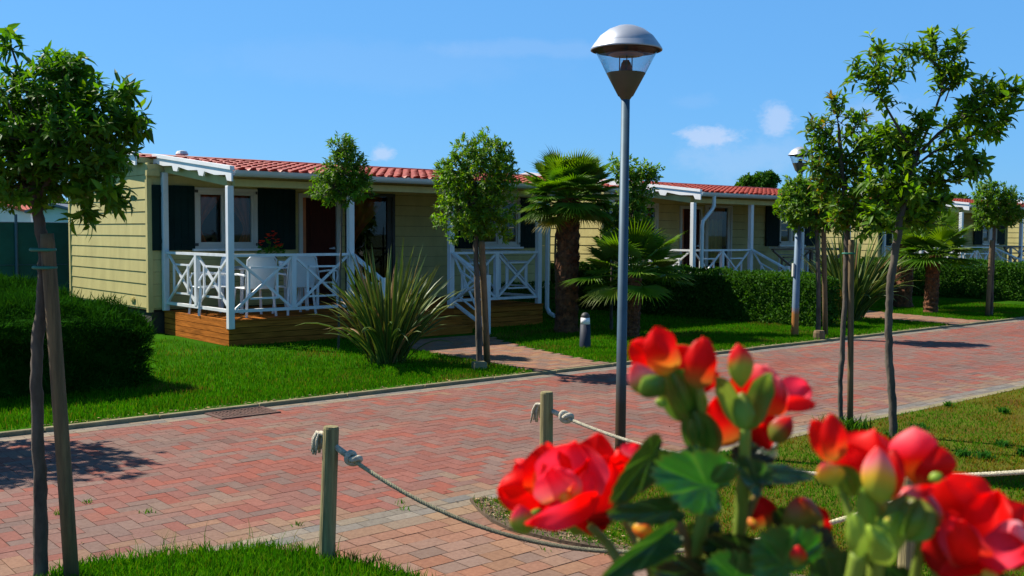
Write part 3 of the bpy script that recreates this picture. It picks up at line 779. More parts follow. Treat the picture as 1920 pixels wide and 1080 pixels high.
    if first:
        curtains(b, u0+.1, u1-.15, 1.0, c-.06, HD+.15, M['curtain'], 'left')
    else:
        mb = MB(); n = 40; Vv = []; Cc = []
        for i in range(n+1):
            s = i/n; x = u0+.1+(u1-u0-.2)*s; f = math.sin(s*50); sc = .06*abs(math.sin(s*PI*3))
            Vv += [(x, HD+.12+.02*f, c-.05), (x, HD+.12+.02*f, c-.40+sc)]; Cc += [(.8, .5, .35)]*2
        mb.add(Vv, [(2*i, 2*i+1, 2*i+3, 2*i+2) for i in range(n)], Cc)
        Vv = []; Cc = []
        for i in range(n+1):
            s = i/n; x = u0+.1+(u1-u0-.2)*s; f = math.sin(s*38)
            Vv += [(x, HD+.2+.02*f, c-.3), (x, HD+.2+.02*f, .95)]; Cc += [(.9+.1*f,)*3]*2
        mb.add(Vv, [(2*i, 2*i+1, 2*i+3, 2*i+2) for i in range(n)], Cc)
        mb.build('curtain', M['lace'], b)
    # --- deck
    mb = MB(); zd = .385; n = 17; s = HD/n
    for i in range(n):
        q = random.uniform(.75, 1.1); mb.box(-.02, 6.24, i*s+.003-.03, (i+1)*s-.003-.03, zd-.028, zd, (q, q, q))
    for k in range(4):
        z1 = zd-.032-k*.090; z0_ = z1-.081
        for (a, c) in ((.0, 2.1), (2.103, 4.15), (4.153, 6.22)):
            q = random.uniform(.8, 1.15); t = random.uniform(.9, 1.1); mb.box(a, c, -.006, .02, z0_, z1, (q, q*t, q))
        q = random.uniform(.9, 1.25); mb.box(-.022, -.001, -.006, HD-.08, z0_, z1, (q*1.05, q, q))
        mb.box(6.222, 6.24, -.006, HD-.05, z0_, z1, (q, q, q))
    dk = mb.build('deck', M['deckwood'], b)
    mb = MB()
    for k, (v0_, v1_, z1) in enumerate(((-.30, -.008, .255), (-.60, -.30, .13))):
        for j in range(2):
            a = v0_+(v1_-v0_)*j/2; mb.box(2.16, 4.10, a+.004, v0_+(v1_-v0_)*(j+1)/2-.004, z1-.03, z1)
        mb.box(2.16, 4.10, v0_+.006, v0_+.03, z1-.128, z1-.032)
    mb.build('steps', M['deckwood'], dk)
    # posts
    P_ = .095
    for (pu, pv) in ((.045, .045), (2.10, .045), (4.12, .045), (6.17, .045), (.0, HD-.09)):
        mb = MB(); zlo = .255 if (pu, pv) == (.045, .045) else zd
        pz = 2.37 if pv < 1 else 2.66
        off_ = -.012 if (pu, pv) == (.045, .045) else 0
        mb.box(pu-P_/2+off_*2.5, pu+P_/2+off_*2.5, pv-P_/2+off_*3.4, pv+P_/2+off_*3.4, zlo, pz); mb.build('post', M['white'], b, bevel=.006)
    railR = M['deckbrown'] if brown_rail else M['white']
    a4 = 2.95 if brown_rail else 4.17
    for args, m_ in (((((.05, .09), (.02, HD-.14), .515, 1.345), M['white'])), ((((.08, .045), (2.06, .045), .515, 1.345), M['white'])),
                 ((((a4, .045), (6.12, .045), .515, 1.345), railR)), ((((6.2, .09), (6.2, HD-.08), .515, 1.345), M['white']))):
        mb = MB(); xpanel(mb, *args); mb.build('railing', m_, b)
    for pu in ((2.10, 4.12) if not brown_rail else (2.10,)):
        mb = MB(); xpanel(mb, (pu, -.01), (pu, -.90), (.50, .13), (1.345, .95), 1)
        mb.box(pu-.05, pu+.05, -1.0, -.90, .0, 1.0); mb.build('handrail', M['white'], b, bevel=.004)
    return b
house1 = make_house(HOFF[0], 'nearest cream bungalow with dark green shutters and white chairs on its deck', True, False, False)
make_house(HOFF[1], 'second cream bungalow behind the palms, with a bent grey downspout at its deck corner', False, True, True)
make_house(HOFF[2], 'third cream bungalow in the row, its deck rail showing over the far hedge', False, False, True)
make_house(HOFF[3], 'farthest cream bungalow at the right, mostly cut off by the picture edge', False, False, True)
HC = lambda u, v, z=0.: W(u, v, z)
# deck furniture of the first bungalow
def chair(u, v, rz, label):
    t = thing('plastic_chair', label, 'chair', HC(u, v, .385), ROTZ+rz, 'white chairs on the deck')
    mb = MB()
    n = 9; Vv = []
    for j in range(n):
        z = .44+.48*j/(n-1); y = .20+.09*j/(n-1)
        w_ = .235-(.05 if j == n-1 else (.02 if j == n-2 else 0))
        for i in range(9):
            s = -1+2*i/8; Vv.append((s*w_, y+.025*(1-s*s), z))
    F = [(j*9+i, j*9+i+1, (j+1)*9+i+1, (j+1)*9+i) for j in range(n-1) for i in range(8)]
    mb.add(Vv, F); mb.add([(p[0], p[1]+.014, p[2]) for p in Vv], [f[::-1] for f in F])
    mb.tube([(-.24, .20, .44), (-.24, .29, .88), (-.19, .30, .93), (.19, .30, .93), (.24, .29, .88), (.24, .20, .44)], .016, 6)
    mb.build('backrest', M['plastic'], t, smooth=True)
    mb = MB(); mb.box(-.23, .23, -.23, .22, .425, .45); mb.build('seat', M['plastic'], t, bevel=.01)
    for sx in (-1, 1):
        for sy, yy in ((-1, -.22), (1, .22)):
            mb = MB(); mb.bar((sx*.21, yy*.95, .43), (sx*.25, yy*1.15, 0), .035, .03); mb.build('leg', M['plastic'], t)
        mb = MB(); mb.tube([(sx*.26, .23, .64), (sx*.27, .0, .655), (sx*.265, -.2, .64), (sx*.25, -.24, .55), (sx*.23, -.22, .44)], .017, 6); mb.build('armrest', M['plastic'], t)
chair(.66, .55, PI, 'white plastic chair behind the front deck rail, nearer the corner post')
chair(1.36, .55, PI, 'white plastic chair behind the front deck rail, nearer the open door')
chair(.25, 1.25, -PI/2-.1, 'white plastic chair turned sideways at the left end of the deck table')
chair(2.35, 1.55, PI/2+.3, 'white plastic chair standing by the dark doorway')
t = thing('deck_table', 'white table on the deck with a bunch of red flowers on it', 'table', HC(1.3, 1.45, .385), ROTZ)
mb = MB(); mb.box(-.65, .65, -.42, .42, .70, .735); mb.build('tabletop', M['plastic'], t, bevel=.012)
for sx in (-1, 1):
    for sy in (-1, 1):
        mb = MB(); mb.bar((sx*.56, sy*.34, .70), (sx*.59, sy*.37, 0), .05, .05); mb.build('leg', M['plastic'], t)
t = thing('flower_vase', 'dark pot of red flowers standing on the deck table', 'flowers', HC(1.34, 1.30, 1.12), ROTZ); t.scale = (1.2, 1.2, 1.2)
mb = MB(); mb.lathe([(.05, 0), (.075, .05), (.085, .12), (.07, .14), (.0, .135)], n=16); mb.build('pot', M['dark'], t, smooth=True)
mb = MB(); mf = MB()
for i in range(150):
    a = random.uniform(0, 2*PI); r = .17*math.sqrt(random.random()); z = .16+.26*random.random()*(1-r/.24)
    c_ = Vector((math.cos(a)*r, math.sin(a)*r, z)); d = Vector((random.gauss(0, 1), random.gauss(0, 1), random.gauss(.3, 1))).normalized()
    sd = d.orthogonal().normalized()
    if i % 2: mb.add([c_, c_+d*.05+sd*.018, c_+d*.09, c_+d*.05-sd*.018], [(0, 1, 2, 3)], (1, 1, 1))
for i in range(34):
    a = random.uniform(0, 2*PI); r = .165*math.sqrt(random.random()); z = .27+.20*(1-(r/.17)**2)+random.uniform(-.06, .03)
    for k in range(6):
        b_ = k*PI/3+i; x, y = math.cos(a)*r, math.sin(a)*r
        mf.add([(x, y, z), (x+.028*math.cos(b_), y+.028*math.sin(b_), z+.014), (x+.026*math.cos(b_+1), y+.026*math.sin(b_+1), z+.016)], [(0, 1, 2)], random.choice([(.75, .04, .02), (.85, .10, .02), (.65, .02, .02)]))
mb.build('leaves', M['leafdark'], t); mf.build('blossoms', M['petal'], t)
for u_, v_, lb in ((1.43, 1.10, 'white cup beside the flower pot on the deck table, the left one of two'), (1.56, 1.14, 'white cup on the deck table, the right one of two')):
    t = thing('cup', lb, 'cup', HC(u_, v_, 1.12), ROTZ)
    mb = MB(); mb.lathe([(.035, 0), (.05, .05), (.055, .10), (.048, .10), (.042, .05), (.0, .012)], n=14); mb.build('bowl', M['plastic'], t, smooth=True)
    mb = MB(); mb.tube([(.05, 0, .085), (.085, 0, .08), (.09, 0, .045), (.05, 0, .03)], .008, 6); mb.build('handle', M['plastic'], t)

# windbreak fence behind, far cabins
def fence():
    t = thing('windbreak_fence', 'green windbreak netting fence on steel posts behind the nearest bungalow', 'fence', W(-14, 8.0), ROTZ)
    mb = MB(); n = 60; Vv = []
    for i in range(n+1):
        x = 24*i/n
        for z in (.03, .65, 1.25, 1.86): Vv.append((x, .03*math.sin(x*3.1+z), z+(.012*math.sin(x*9) if z > 1.8 else 0)))
    mb.add(Vv, [(i*4+j, (i+1)*4+j, (i+1)*4+j+1, i*4+j+1) for i in range(n) for j in range(3)])
    mb.add([(p[0], p[1]+.012, p[2]) for p in Vv], [(i*4+j+1, (i+1)*4+j+1, (i+1)*4+j, i*4+j) for i in range(n) for j in range(3)])
    nt_ = mb.build('netting', M['netting'], t)
    for i in range(10):
        mb = MB(); mb.tube([(.15+i*2.6, -.06, -.02), (.15+i*2.6, -.06, 2.02)], .03, 8); mb.build('post', M['fencepost'], t)
    mb = MB(); mb.tube([(0, -.035, 1.86), (24, -.035, 1.86)], .008, 5); mb.tube([(0, -.035, 1.0), (24, -.035, 1.0)], .006, 5); mb.build('wire', M['fencepost'], t)
fence()
def cabin(px0, px1, ybot, ytop, Y, roofm, label, depth=6.):
    a = D(px0, ybot, Y); c = D(px1, ybot, Y); top = D((px0+px1)/2, ytop, Y)
    t = thing('cabin', label, 'cabin', (a[0], Y, 0)); w_ = c[0]-a[0]; h = top[2]; e = h-.45*w_*.35
    mb = MB(); mb.prism([(0, 0), (w_, 0), (w_, e), (w_/2, h-.05), (0, e)], 'y', 0, depth); mb.build('wall', M['farwhite'], t)
    mb = MB()
    for s in (0, 1):
        x0_, x1_ = (-.15, w_/2) if s == 0 else (w_+.15, w_/2)
        mb.add([(x0_, -.3, e), (x1_, -.3, h), (x1_, depth+.2, h), (x0_, depth+.2, e), (x0_, -.3, e+.09), (x1_, -.3, h+.09), (x1_, depth+.2, h+.09), (x0_, depth+.2, e+.09)], [(0, 1, 2, 3), (4, 7, 6, 5), (0, 4, 5, 1), (1, 5, 6, 2), (2, 6, 7, 3), (3, 7, 4, 0)])
    mb.build('roof', roofm, t)
    mb = MB(); mb.box(w_*.35, w_*.6, -.03, -.002, h*.45, h*.72); mb.build('window', M['dark'], t)
cabin(62, 150, 430, 386, 36, M['slate'], 'far white cabin with a grey roof seen above the windbreak fence')
cabin(-60, 58, 430, 382, 40, M['farred'], 'far cabin with a red roof seen above the windbreak fence')
#@@PLANTS
# ------------------------------------------------------------------ lamps, bollard
def lamp(p, ztop, R, polem, rb, rt, label):
    t = thing('street_lamp', label, 'street lamp', (p[0], p[1], 0), 0, 'street lamps along the road')
    zc = ztop-R*1.97                     # bottom of the cone
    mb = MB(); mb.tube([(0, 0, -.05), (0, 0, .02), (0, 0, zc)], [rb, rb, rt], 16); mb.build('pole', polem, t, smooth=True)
    r0 = rt*1.75; rc = lambda k: r0+(R*.875-r0)*k/1.27
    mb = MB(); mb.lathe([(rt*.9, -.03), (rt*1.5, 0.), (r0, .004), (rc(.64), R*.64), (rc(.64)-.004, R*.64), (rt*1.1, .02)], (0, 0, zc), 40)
    hd = mb.build('lower_cone', M['coneshade'], t, smooth=True)
    m = hd.modifiers.new('e', 'EDGE_SPLIT'); m.split_angle = math.radians(40)
    mb = MB(); mb.lathe([(rc(.642), R*.642), (rc(1.262), R*1.262), (rc(1.262)-.003, R*1.262), (rc(.642)-.003, R*.642)], (0, 0, zc), 40); mb.build('lamp_glass', M['lampglass'], t, smooth=True)
    mb = MB(); mb.lathe([(0, R*1.40), (R*.60, R*1.33), (R*.97, R*1.265), (R*.995, R*1.27), (R*1.0, R*1.30), (R*.90, R*1.45), (R*.885, R*1.455), (R*.88, R*1.475), (R*.74, R*1.66), (R*.50, R*1.84), (R*.25, R*1.94), (0, R*1.965)], (0, 0, zc), 48)
    dm = mb.build('dome', M['alu'], t, smooth=True)
    mb = MB(); mb.lathe([(0, R*1.385), (R*.60, R*1.315), (R*.955, R*1.258), (R*.96, R*1.262)], (0, 0, zc), 40); mb.build('underside_shade', M['underside_shade'], dm, smooth=True)  # added dark sheet, paints the shaded underside of the dome
    m = dm.modifiers.new('e', 'EDGE_SPLIT'); m.split_angle = math.radians(32)
    mb = MB(); mb.lathe([(.0, .0), (R*.03, 0), (R*.03, R*.02), (0, R*.02)], (0, 0, zc+R*1.962), 8); mb.build('finial', M['dark'], dm)
    mb = MB(); mb.lathe([(0, R*1.10), (R*.46, R*1.135), (R*.50, R*1.15), (R*.22, R*1.26), (R*.2, R*1.35), (0, R*1.35)], (0, 0, zc), 32); mb.build('reflector', M['copper'], t, smooth=True)
    mb = MB(); mb.lathe([(R*.18, R*.60), (R*.17, R*.75), (R*.13, R*.93), (R*.10, R*.96), (R*.09, R*1.0), (0, R*1.0)], (0, 0, zc), 16); mb.build('lamp_holder', M['dark'], t, smooth=True)
    for k in range(3):
        a = k*2*PI/3+.5; mb = MB(); mb.tube([(math.cos(a)*R*.20, math.sin(a)*R*.20, zc+R*.60), (math.cos(a)*R*.20, math.sin(a)*R*.20, zc+R*1.36)], R*.016, 6); mb.build('rod', M['dark'], t)
    mb = MB(); mb.lathe([(0, 0), (R*.022, 0), (R*.022, .004), (0, .004)], (0, 0, 0), 8); s = mb.build('screw', M['dark'], t); s.location = (-.004, -(rt*1.75+R*.04), zc+R*.12); s.rotation_euler = (PI/2-.5, 0, 0)
    return t
pl = G(1163, 835); zt = D(1173, 47, pl[1])[2]
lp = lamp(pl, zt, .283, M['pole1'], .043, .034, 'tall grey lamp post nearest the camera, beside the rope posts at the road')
lp.rotation_euler = (0, .004, 0)
pl2 = G(1490, 630); zt2 = D(1494, 275, pl2[1])[2]
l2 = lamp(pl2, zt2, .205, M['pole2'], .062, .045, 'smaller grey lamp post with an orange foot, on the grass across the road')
l2.rotation_euler = (0, .012, .0)
mb = MB(); mb.box(-.075, -.052, -.05, .04, 1.0, 1.22); mb.build('label_plate', M['frame'], l2)
mb = MB(); mb.lathe([(.056, 0), (.061, .005), (.061, .025), (.056, .03)], (0, 0, 1.93), 12); mb.bar((.05, -.03, 1.945), (.16, -.05, 1.97), .02, .012); mb.build('strap', M['dark'], l2)
pb = G(1097, 652)
b = thing('bollard_light', 'short slate grey bollard light with a pale band on the lawn by the path', 'bollard light', (pb[0], pb[1], 0))
mb = MB(); mb.lathe([(.088, -.02), (.086, .01), (.075, .352)], n=24); mb.build('body', M['bollard'], b, smooth=True)
mb = MB(); mb.lathe([(.072, .353), (.066, .45)], n=24); mb.build('lens_band', M['barge'], b, smooth=True)
mb = MB(); mb.lathe([(.066, .451), (.066, .47), (.055, .50), (.03, .523), (0, .53)], n=24); mb.build('cap', M['pole1'], b, smooth=True)

# ------------------------------------------------------------------ rope barrier
PZ = .70
def rpost(p, label, lean=(0, 0), h=PZ):
    t = thing('rope_post', label, 'rope post', (p[0], p[1], 0), 0, 'round wooden rope posts')
    mb = MB(); r = .041
    pts = [(lean[0]*k, lean[1]*k, -.04+(h+.04)*k) for k in (0, .3, .6, .9, .985, 1.)]
    mb.tube(pts, [r*1.06, r*1.03, r*1.01, r, r*.99, r*.9], 18, .012); mb.build('shaft', M['postwood'], t, smooth=False, bevel=0)
    return t
p1 = G(612, 1050); p2 = np.array([D(1025, 732, 6.4)[0], 6.4, 0]); p3 = np.array([D(1703, 1000, 4.2)[0], 4.2, 0]); p4 = np.array([2.75, 4.05, 0])
lean1 = D(621, 797, p1[1])[0]-p1[0]
rpost(p1, 'weathered round rope post standing at the edge of the near grass patch, its rope knotted', (lean1, 0))
rpost(p2, 'round rope post on the road edge just left of the near lamp post')
rpost(p3, 'round rope post behind the red begonias, low in the lower right corner')
rpost(p4, 'round rope post at the far right end of the upper rope, beyond the picture edge')
def braid(mb, pts, r, strands=3, pitch=.05, wob=.42):
    """laid rope: strands twisting round the centre line"""
    P = [Vector(p) for p in pts]
    # resample
    out = []; 
    for i in range(len(P)-1):
        L = (P[i+1]-P[i]).length; n = max(1, int(L/.008))
        for k in range(n): out.append(P[i].lerp(P[i+1], k/n))
    out.append(P[-1]); s = 0.; N_ = len(out)
    tr = []
    for i, p in enumerate(out):
        d = (out[min(i+1, N_-1)]-out[max(i-1, 0)]).normalized()
        x = d.cross(Vector((0, .3, 1))).normalized(); y = d.cross(x)
        if i: s += (p-out[i-1]).length
        tr.append((p, x, y, s))
    for k in range(strands):
        q = [p+(x*math.cos(2*PI*(s/pitch+k/strands))+y*math.sin(2*PI*(s/pitch+k/strands)))*r*wob for p, x, y, s in tr]
        c = .55+.45*min(1, 1.); mb.tube(q, r*.72, 6)
def rope(name, A, B, sag, low, label, dirt=.0):
    A = Vector(A); B = Vector(B)
    pts = []
    for i in range(61):
        t = i/60; p = A.lerp(B, t); s = 4*t*(1-t); p.z -= sag*s*(1-low*(2*t-1)); pts.append(p)
    t_ = thing(name, label, 'rope', A, 0, 'ropes between the posts')
    mb = MB(); braid(mb, [p-A for p in pts], .0105, 3, .045); nv = len(mb.v)//3; mb.c = [tuple(c_*(1-dirt*math.sin(min((k % nv)/nv*1.25, 1)*PI)) for c_ in (1, 1, 1-.3*dirt)) for k in range(len(mb.v))]; mb.build('cord', M['rope'], t_, smooth=True)
    d = (pts[4]-pts[0]).normalized()
    # thicker whipped end next to the post, overhand knot, tail behind the post
    mb = MB(); mb.tube([Vector((0, 0, 0)), d*.085], .0165, 10); mb.build('sleeve', M['rope'], t_, smooth=True)
    mb = MB(); kp = []
    y = d.cross(Vector((0, 0, 1))).normalized(); z = y.cross(d)
    for i in range(40):
        a = i/39*2*PI*1.5; kp.append(d*(.125+.028*math.sin(a*.66))+y*(.024*math.cos(a))+z*(.024*math.sin(a)))
    mb.tube(kp, .0155, 8, cap=True); mb.build('knot', M['rope'], t_, smooth=True)
    mb = MB(); bk_ = -d*.085
    for i in range(14):
        ox, oy = random.gauss(0, .010), random.gauss(0, .010)
        mb.tube([bk_*.7+Vector((ox*.4, oy*.4, .015)), bk_*1.18+Vector((ox, oy, .012)), bk_*1.38+Vector((ox*1.3, oy, -.03)), bk_*1.42+Vector((ox*1.8, oy*1.8, -.085-random.uniform(0, .03)))], [.008, .010, .008, .004], 5)
    mb.build('frayed_end', M['rope'], t_, smooth=True)
zr1 = D(628, 835, p1[1])[2]
a1 = (p1[0]+.02+lean1*.9, p1[1]-.01, zr1)
rope('barrier_rope', a1, (p3[0], p3[1], .61), .385, .10, 'sagging rope from the post on the grass patch, hanging low over the paved apron', .72)
zr2 = D(1035, 770, 6.4)[2]
rope('barrier_rope', (p2[0]+.03, p2[1]-.01, zr2), (p4[0], p4[1], .83), .235, .12, 'rope from the post by the lamp, passing behind the red begonias to the right', .25)

# ------------------------------------------------------------------ foliage helpers
def norm(a): return a/(np.linalg.norm(a, axis=-1, keepdims=True)+1e-9)
def leafsoup(name, P, Dn, Nn, L, Wd, col, m, parent, droop=.15, fold=.0, shape='lance'):
    """leaf = base, two mid stations, tip; curved along -N"""
    n = len(P); S = norm(np.cross(Dn, Nn)); Nn = norm(np.cross(S, Dn))
    L = L[:, None]; Wd = Wd[:, None]/2
    a, b = (.30, .68) if shape == 'lance' else (.35, .75)
    wa, wb = (1., .72) if shape == 'lance' else (1., .85)
    p1 = P+Dn*L*a+Nn*L*.02; p2 = P+Dn*L*b-Nn*L*droop*.35; tip = P+Dn*L*.97-Nn*L*droop
    f_ = Nn*Wd*fold
    v = np.stack([P, p1-S*Wd*wa+f_, p1, p1+S*Wd*wa+f_, p2-S*Wd*wb+f_, p2, p2+S*Wd*wb+f_, tip], 1).reshape(-1, 3)
    k = np.arange(n)[:, None]*8
    tri = np.array([[0, 2, 1], [0, 3, 2], [1, 2, 5], [1, 5, 4], [2, 3, 6], [2, 6, 5], [4, 5, 7], [5, 6, 7]])
    f = np.concatenate([k+t for t in tri])
    return npmesh(name, v, f, np.repeat(col, 8, 0), m, parent)
def leafcols(n, spread=.28, yellow=.12, brown=0.):
    c = np.ones((n, 3))*rng.uniform(1-spread, 1+spread, (n, 1))
    y = rng.uniform(0, 1, n) < yellow; c[y] *= np.array([1.9, 1.35, .8])
    if brown:
        b = rng.uniform(0, 1, n) < brown; c[b] = np.array([2.6, .75, .6])*rng.uniform(.6, 1.2, (b.sum(), 1))
    return c
def crown_points(blobs, ncl, shell=.45):
    """cluster centres and outward directions in a union of ellipsoids [(centre, radii, weight)]"""
    w = np.array([b[2] for b in blobs], float); w /= w.sum(); idx = rng.choice(len(blobs), ncl, p=w)
    C = np.array([b[0] for b in blobs], float)[idx]; R = np.array([b[1] for b in blobs], float)[idx]
    d = norm(rng.normal(0, 1, (ncl, 3))); r = shell+(1-shell)*rng.uniform(0, 1, (ncl, 1))**.6
    lump = 1+.16*np.sin(d[:, :1]*7+idx[:, None])*np.cos(d[:, 2:]*6+1.7*idx[:, None])
    return C+d*R*r*lump, norm(d/R), C
def crown(name, parent, blobs, ncl, per, L, Wd, m, twig=True, shell=.45, spread=(.4, 1.25), droop=.2, up=.25, fold=.15, cols=None, trunk_top=None, bark='bark'):
    Cc, Od, C0 = crown_points(blobs, ncl, shell)
    A = norm(Od*.8+np.array([0, 0, up])+rng.normal(0, .35, (ncl, 3)))
    n = ncl*per; A_ = np.repeat(A, per, 0); P = np.repeat(Cc, per, 0)
    off = np.tile(np.linspace(-.9, .15, per), ncl)[:, None]*L*.9
    P = P+A_*off
    th = np.tile(np.arange(per)*2.4, ncl)+np.repeat(rng.uniform(0, 6.28, ncl), per)
    e1 = norm(np.cross(A_, np.array([.31, .2, .93]))); e2 = np.cross(A_, e1)
    ph = rng.uniform(spread[0], spread[1], n)[:, None]
    Dn = A_*np.cos(ph)+(e1*np.cos(th)[:, None]+e2*np.sin(th)[:, None])*np.sin(ph)+rng.normal(0, .12, (n, 3)); Dn = norm(Dn)
    Nn = norm(A_*.8+np.array([0, 0, .7])+rng.normal(0, .25, (n, 3)))
    col = leafcols(n) if cols is None else cols(n)
    cl = np.repeat(rng.uniform(.82, 1.18, (ncl, 1)), per, 0); col = col*cl
    o = leafsoup(name, P, Dn, Nn, L*rng.uniform(.65, 1.2, n), Wd*rng.uniform(.7, 1.2, n), col, m, parent, droop, fold)
    if twig:
        mb = MB(); st = range(0, ncl, max(1, ncl//140))
        for i in st:
            a = Vector(C0[i])*.7+Vector(trunk_top if trunk_top is not None else C0[i])*.3; b = Vector(Cc[i]); mid = a.lerp(b, .55)+Vector((random.gauss(0, .02), random.gauss(0, .02), -.02))
            mb.tube([a, mid, b], [L*.07, L*.05, L*.03], 4, cap=False)
        mb.build('twigs', M[bark], parent)
    return o
def trunkmesh(parent, pts, rad, m, n=10, limbs=(), name='trunk', jit=.06):
    mb = MB(); P = []
    pts = [Vector(p) for p in pts]; R = []
    for i in range(len(pts)-1):
        k = 6
        for j in range(k):
            t = j/k; P.append(pts[i].lerp(pts[i+1], t)+Vector((random.gauss(0, .0025), random.gauss(0, .0025), 0)))
            R.append((rad[i]*(1-t)+rad[i+1]*t)*(1+random.choice((0, 0, 0, .10, -.04))))
    P.append(pts[-1]); R.append(rad[-1])
    mb.tube(P, R, n, jit)
    tr = mb.build(name, m, parent, smooth=True)
    for l, r in limbs:
        mb = MB(); mb.tube(l, r, 6, .05); mb.build('limb', m, parent, smooth=True)
    return tr
def rel(P, base): return [tuple(np.array(p)-np.array([base[0], base[1], 0])) for p in P]
def stake(px, base, top, r, label, m='stake', ties=()):
    t = thing('wooden_stake', label, 'stake', (base[0], base[1], 0), 0, 'stakes tied to the young trees')
    d = Vector(top)-Vector((base[0], base[1], 0))
    mb = MB(); mb.tube([(0, 0, -.05), tuple(d*.3), tuple(d*.6), tuple(d*.97), tuple(d)], [r*1.05, r*1.02, r, r*.98, r*.9], 12, .04); mb.build('pole', M[m], t, smooth=True)
    for k, w in ties:
        c = d*k; mb = MB()
        q = [c+Vector((math.cos(a)*w-w*.45, math.sin(a)*r*1.25, 0)) for a in np.linspace(0, 2*PI, 17)]
        mb.tube(q, .008, 6, cap=False); mb.build('tie', M['tie'], t, smooth=True)
    return t

# ------------------------------------------------------------------ near tree on the left
YA = 4.86
A0 = G(75, 1090)
tA = thing('young_tree', 'nearest young tree at the left edge, with a thick dark leafy crown', 'tree', (A0[0], A0[1], 0), 0, 'young staked trees')
path = [A0]+[D(x, y, YA) for x, y in ((77, 980), (73, 860), (68, 740), (70, 650), (79, 560), (84, 470), (74, 420), (66, 370), (72, 300), (90, 230))]
trunkmesh(tA, rel(path, A0), [.034, .031, .030, .027, .027, .027, .025, .027, .024, .018, .012], M['bark'], 12,
          [([tuple(np.array(D(68, 380, YA))-[A0[0], A0[1], 0]), tuple(np.array(D(120, 290, YA-.05))-[A0[0], A0[1], 0]), tuple(np.array(D(190, 210, YA-.1))-[A0[0], A0[1], 0])], [.016, .011, .005]),
           ([tuple(np.array(D(68, 390, YA))-[A0[0], A0[1], 0]), tuple(np.array(D(20, 300, YA+.1))-[A0[0], A0[1], 0]), tuple(np.array(D(-40, 220, YA+.2))-[A0[0], A0[1], 0])], [.016, .011, .005]),
           ([tuple(np.array(D(69, 360, YA))-[A0[0], A0[1], 0]), tuple(np.array(D(60, 200, YA+.05))-[A0[0], A0[1], 0]), tuple(np.array(D(18, 80, YA))-[A0[0], A0[1], 0])], [.016, .010, .004])])
def blob(px, py, Y, rx, rz, ry=None, w=1., base=None):
    k = Y/FPX; c = np.array(D(px, py, Y))-np.array([base[0], base[1], 0]); return (c, (rx*k, (ry or rx)*k, rz*k), w)
bA = [blob(90, 235, YA, 150, 118, 150, 3.2, A0), blob(20, 260, YA+.1, 150, 130, 150, 2.4, A0), blob(195, 245, YA-.1, 62, 95, 90, 1.1, A0), blob(60, 345, YA, 120, 55, 110, 1.0, A0), blob(110, 140, YA, 75, 45, 80, .6, A0), blob(-90, 250, YA+.1, 130, 140, 150, 1.2, A0)]
crown('crown', tA, bA, 1000, 10, .060, .020, M['leafdark'], shell=.3, droop=.22, trunk_top=np.array(D(70, 360, YA))-[A0[0], A0[1], 0], cols=lambda n: leafcols(n, .3, .10), spread=(.5, 1.35))
bA2 = [blob(175, 350, YA-.05, 50, 45, 60, 1, A0), blob(215, 365, YA-.1, 28, 36, 50, 1, A0), blob(160, 405, YA, 22, 24, 30, .35, A0), blob(18, 90, YA, 22, 42, 25, .55, A0), blob(150, 118, YA, 38, 22, 40, .5, A0), blob(236, 180, YA-.1, 22, 30, 40, .5, A0), blob(255, 230, YA-.1, 14, 34, 40, .5, A0)]
crown('outer_sprays', tA, bA2, 62, 8, .088, .028, M['leafdark'], shell=.2, droop=.3, up=-.1, twig=False, cols=lambda n: leafcols(n, .3, .2))
stake(0, G(136, 1092), D(88, 438, YA-.05), .034, 'thick leaning stake tied to the nearest tree at the left edge', ties=((.955, .055), (.905, .05)))

# tree beyond the left edge (its shadow falls on the road)
tB0 = W(-5.35, -4.3)
tB = thing('young_tree', 'young tree just outside the left picture edge, whose crown shadow lies on the paving', 'tree', tB0, 0, 'young staked trees')
trunkmesh(tB, [(0, 0, -.02), (.02, 0, .8), (0, .02, 1.6), (0, 0, 2.2)], [.035, .03, .028, .015], M['bark'])
crown('crown', tB, [((0, 0, 2.15), (.78, .78, .62), 1)], 520, 9, .085, .038, M['leafdark'], shell=.25)

# ------------------------------------------------------------------ mid trees across the road
def midtree(bx, by, top, trunk_px, blobs, Y, label, ncl, per, L, Wd, m, r, stakepx=None, block=False, shell=.35, cols=None, base=None, name='young_tree', **kw):
    B = np.array(base) if base is not None else G(bx, by)
    t = thing(name, label, 'tree', (B[0], B[1], 0), 0, 'young staked trees')
    pts = [B-np.array([0, 0, .03])]+[D(x, y, Y) for x, y in trunk_px]
    trunkmesh(t, rel(pts, B), list(np.linspace(r, r*.6, len(pts))), M['bark'])
    crown('crown', t, [blob(*b[:3], *b[3:], base=B) for b in blobs], ncl, per, L, Wd, m, shell=shell, trunk_top=np.array(pts[-1])-[B[0], B[1], 0], cols=cols, **kw)
    return t
# t3 bright bay by the path
midtree(899, 690, 0, ((897, 600), (893, 500), (892, 440), (890, 360)), [(893, 345, 12.77, 76, 98, 74, 3), (865, 395, 12.7, 55, 62, 60, 1.6), (925, 400, 12.8, 52, 58, 55, 1.5), (905, 285, 12.77, 58, 38, 55, 1), (850, 320, 12.75, 38, 42, 40, .8), (940, 325, 12.8, 36, 48, 45, .8)], 12.77,
        'young tree with a bright green crown beside the path to the nearest deck', 1050, 9, .068, .026, M['leafbay'], .042, cols=lambda n: leafcols(n, .3, .25))
stake(0, G(914, 684), D(903, 452, 12.7), .042, 'stake leaning beside the bay tree at the path', m='stake')
p_ = G(899, 692); t = thing('concrete_block', 'small grey concrete block at the foot of the bay tree', 'block', (p_[0], p_[1]-.06, 0), .3)
mb = MB(); mb.box(-.085, .085, -.07, .07, -.02, .10); mb.build('body', M['kerb'], t, bevel=.012)
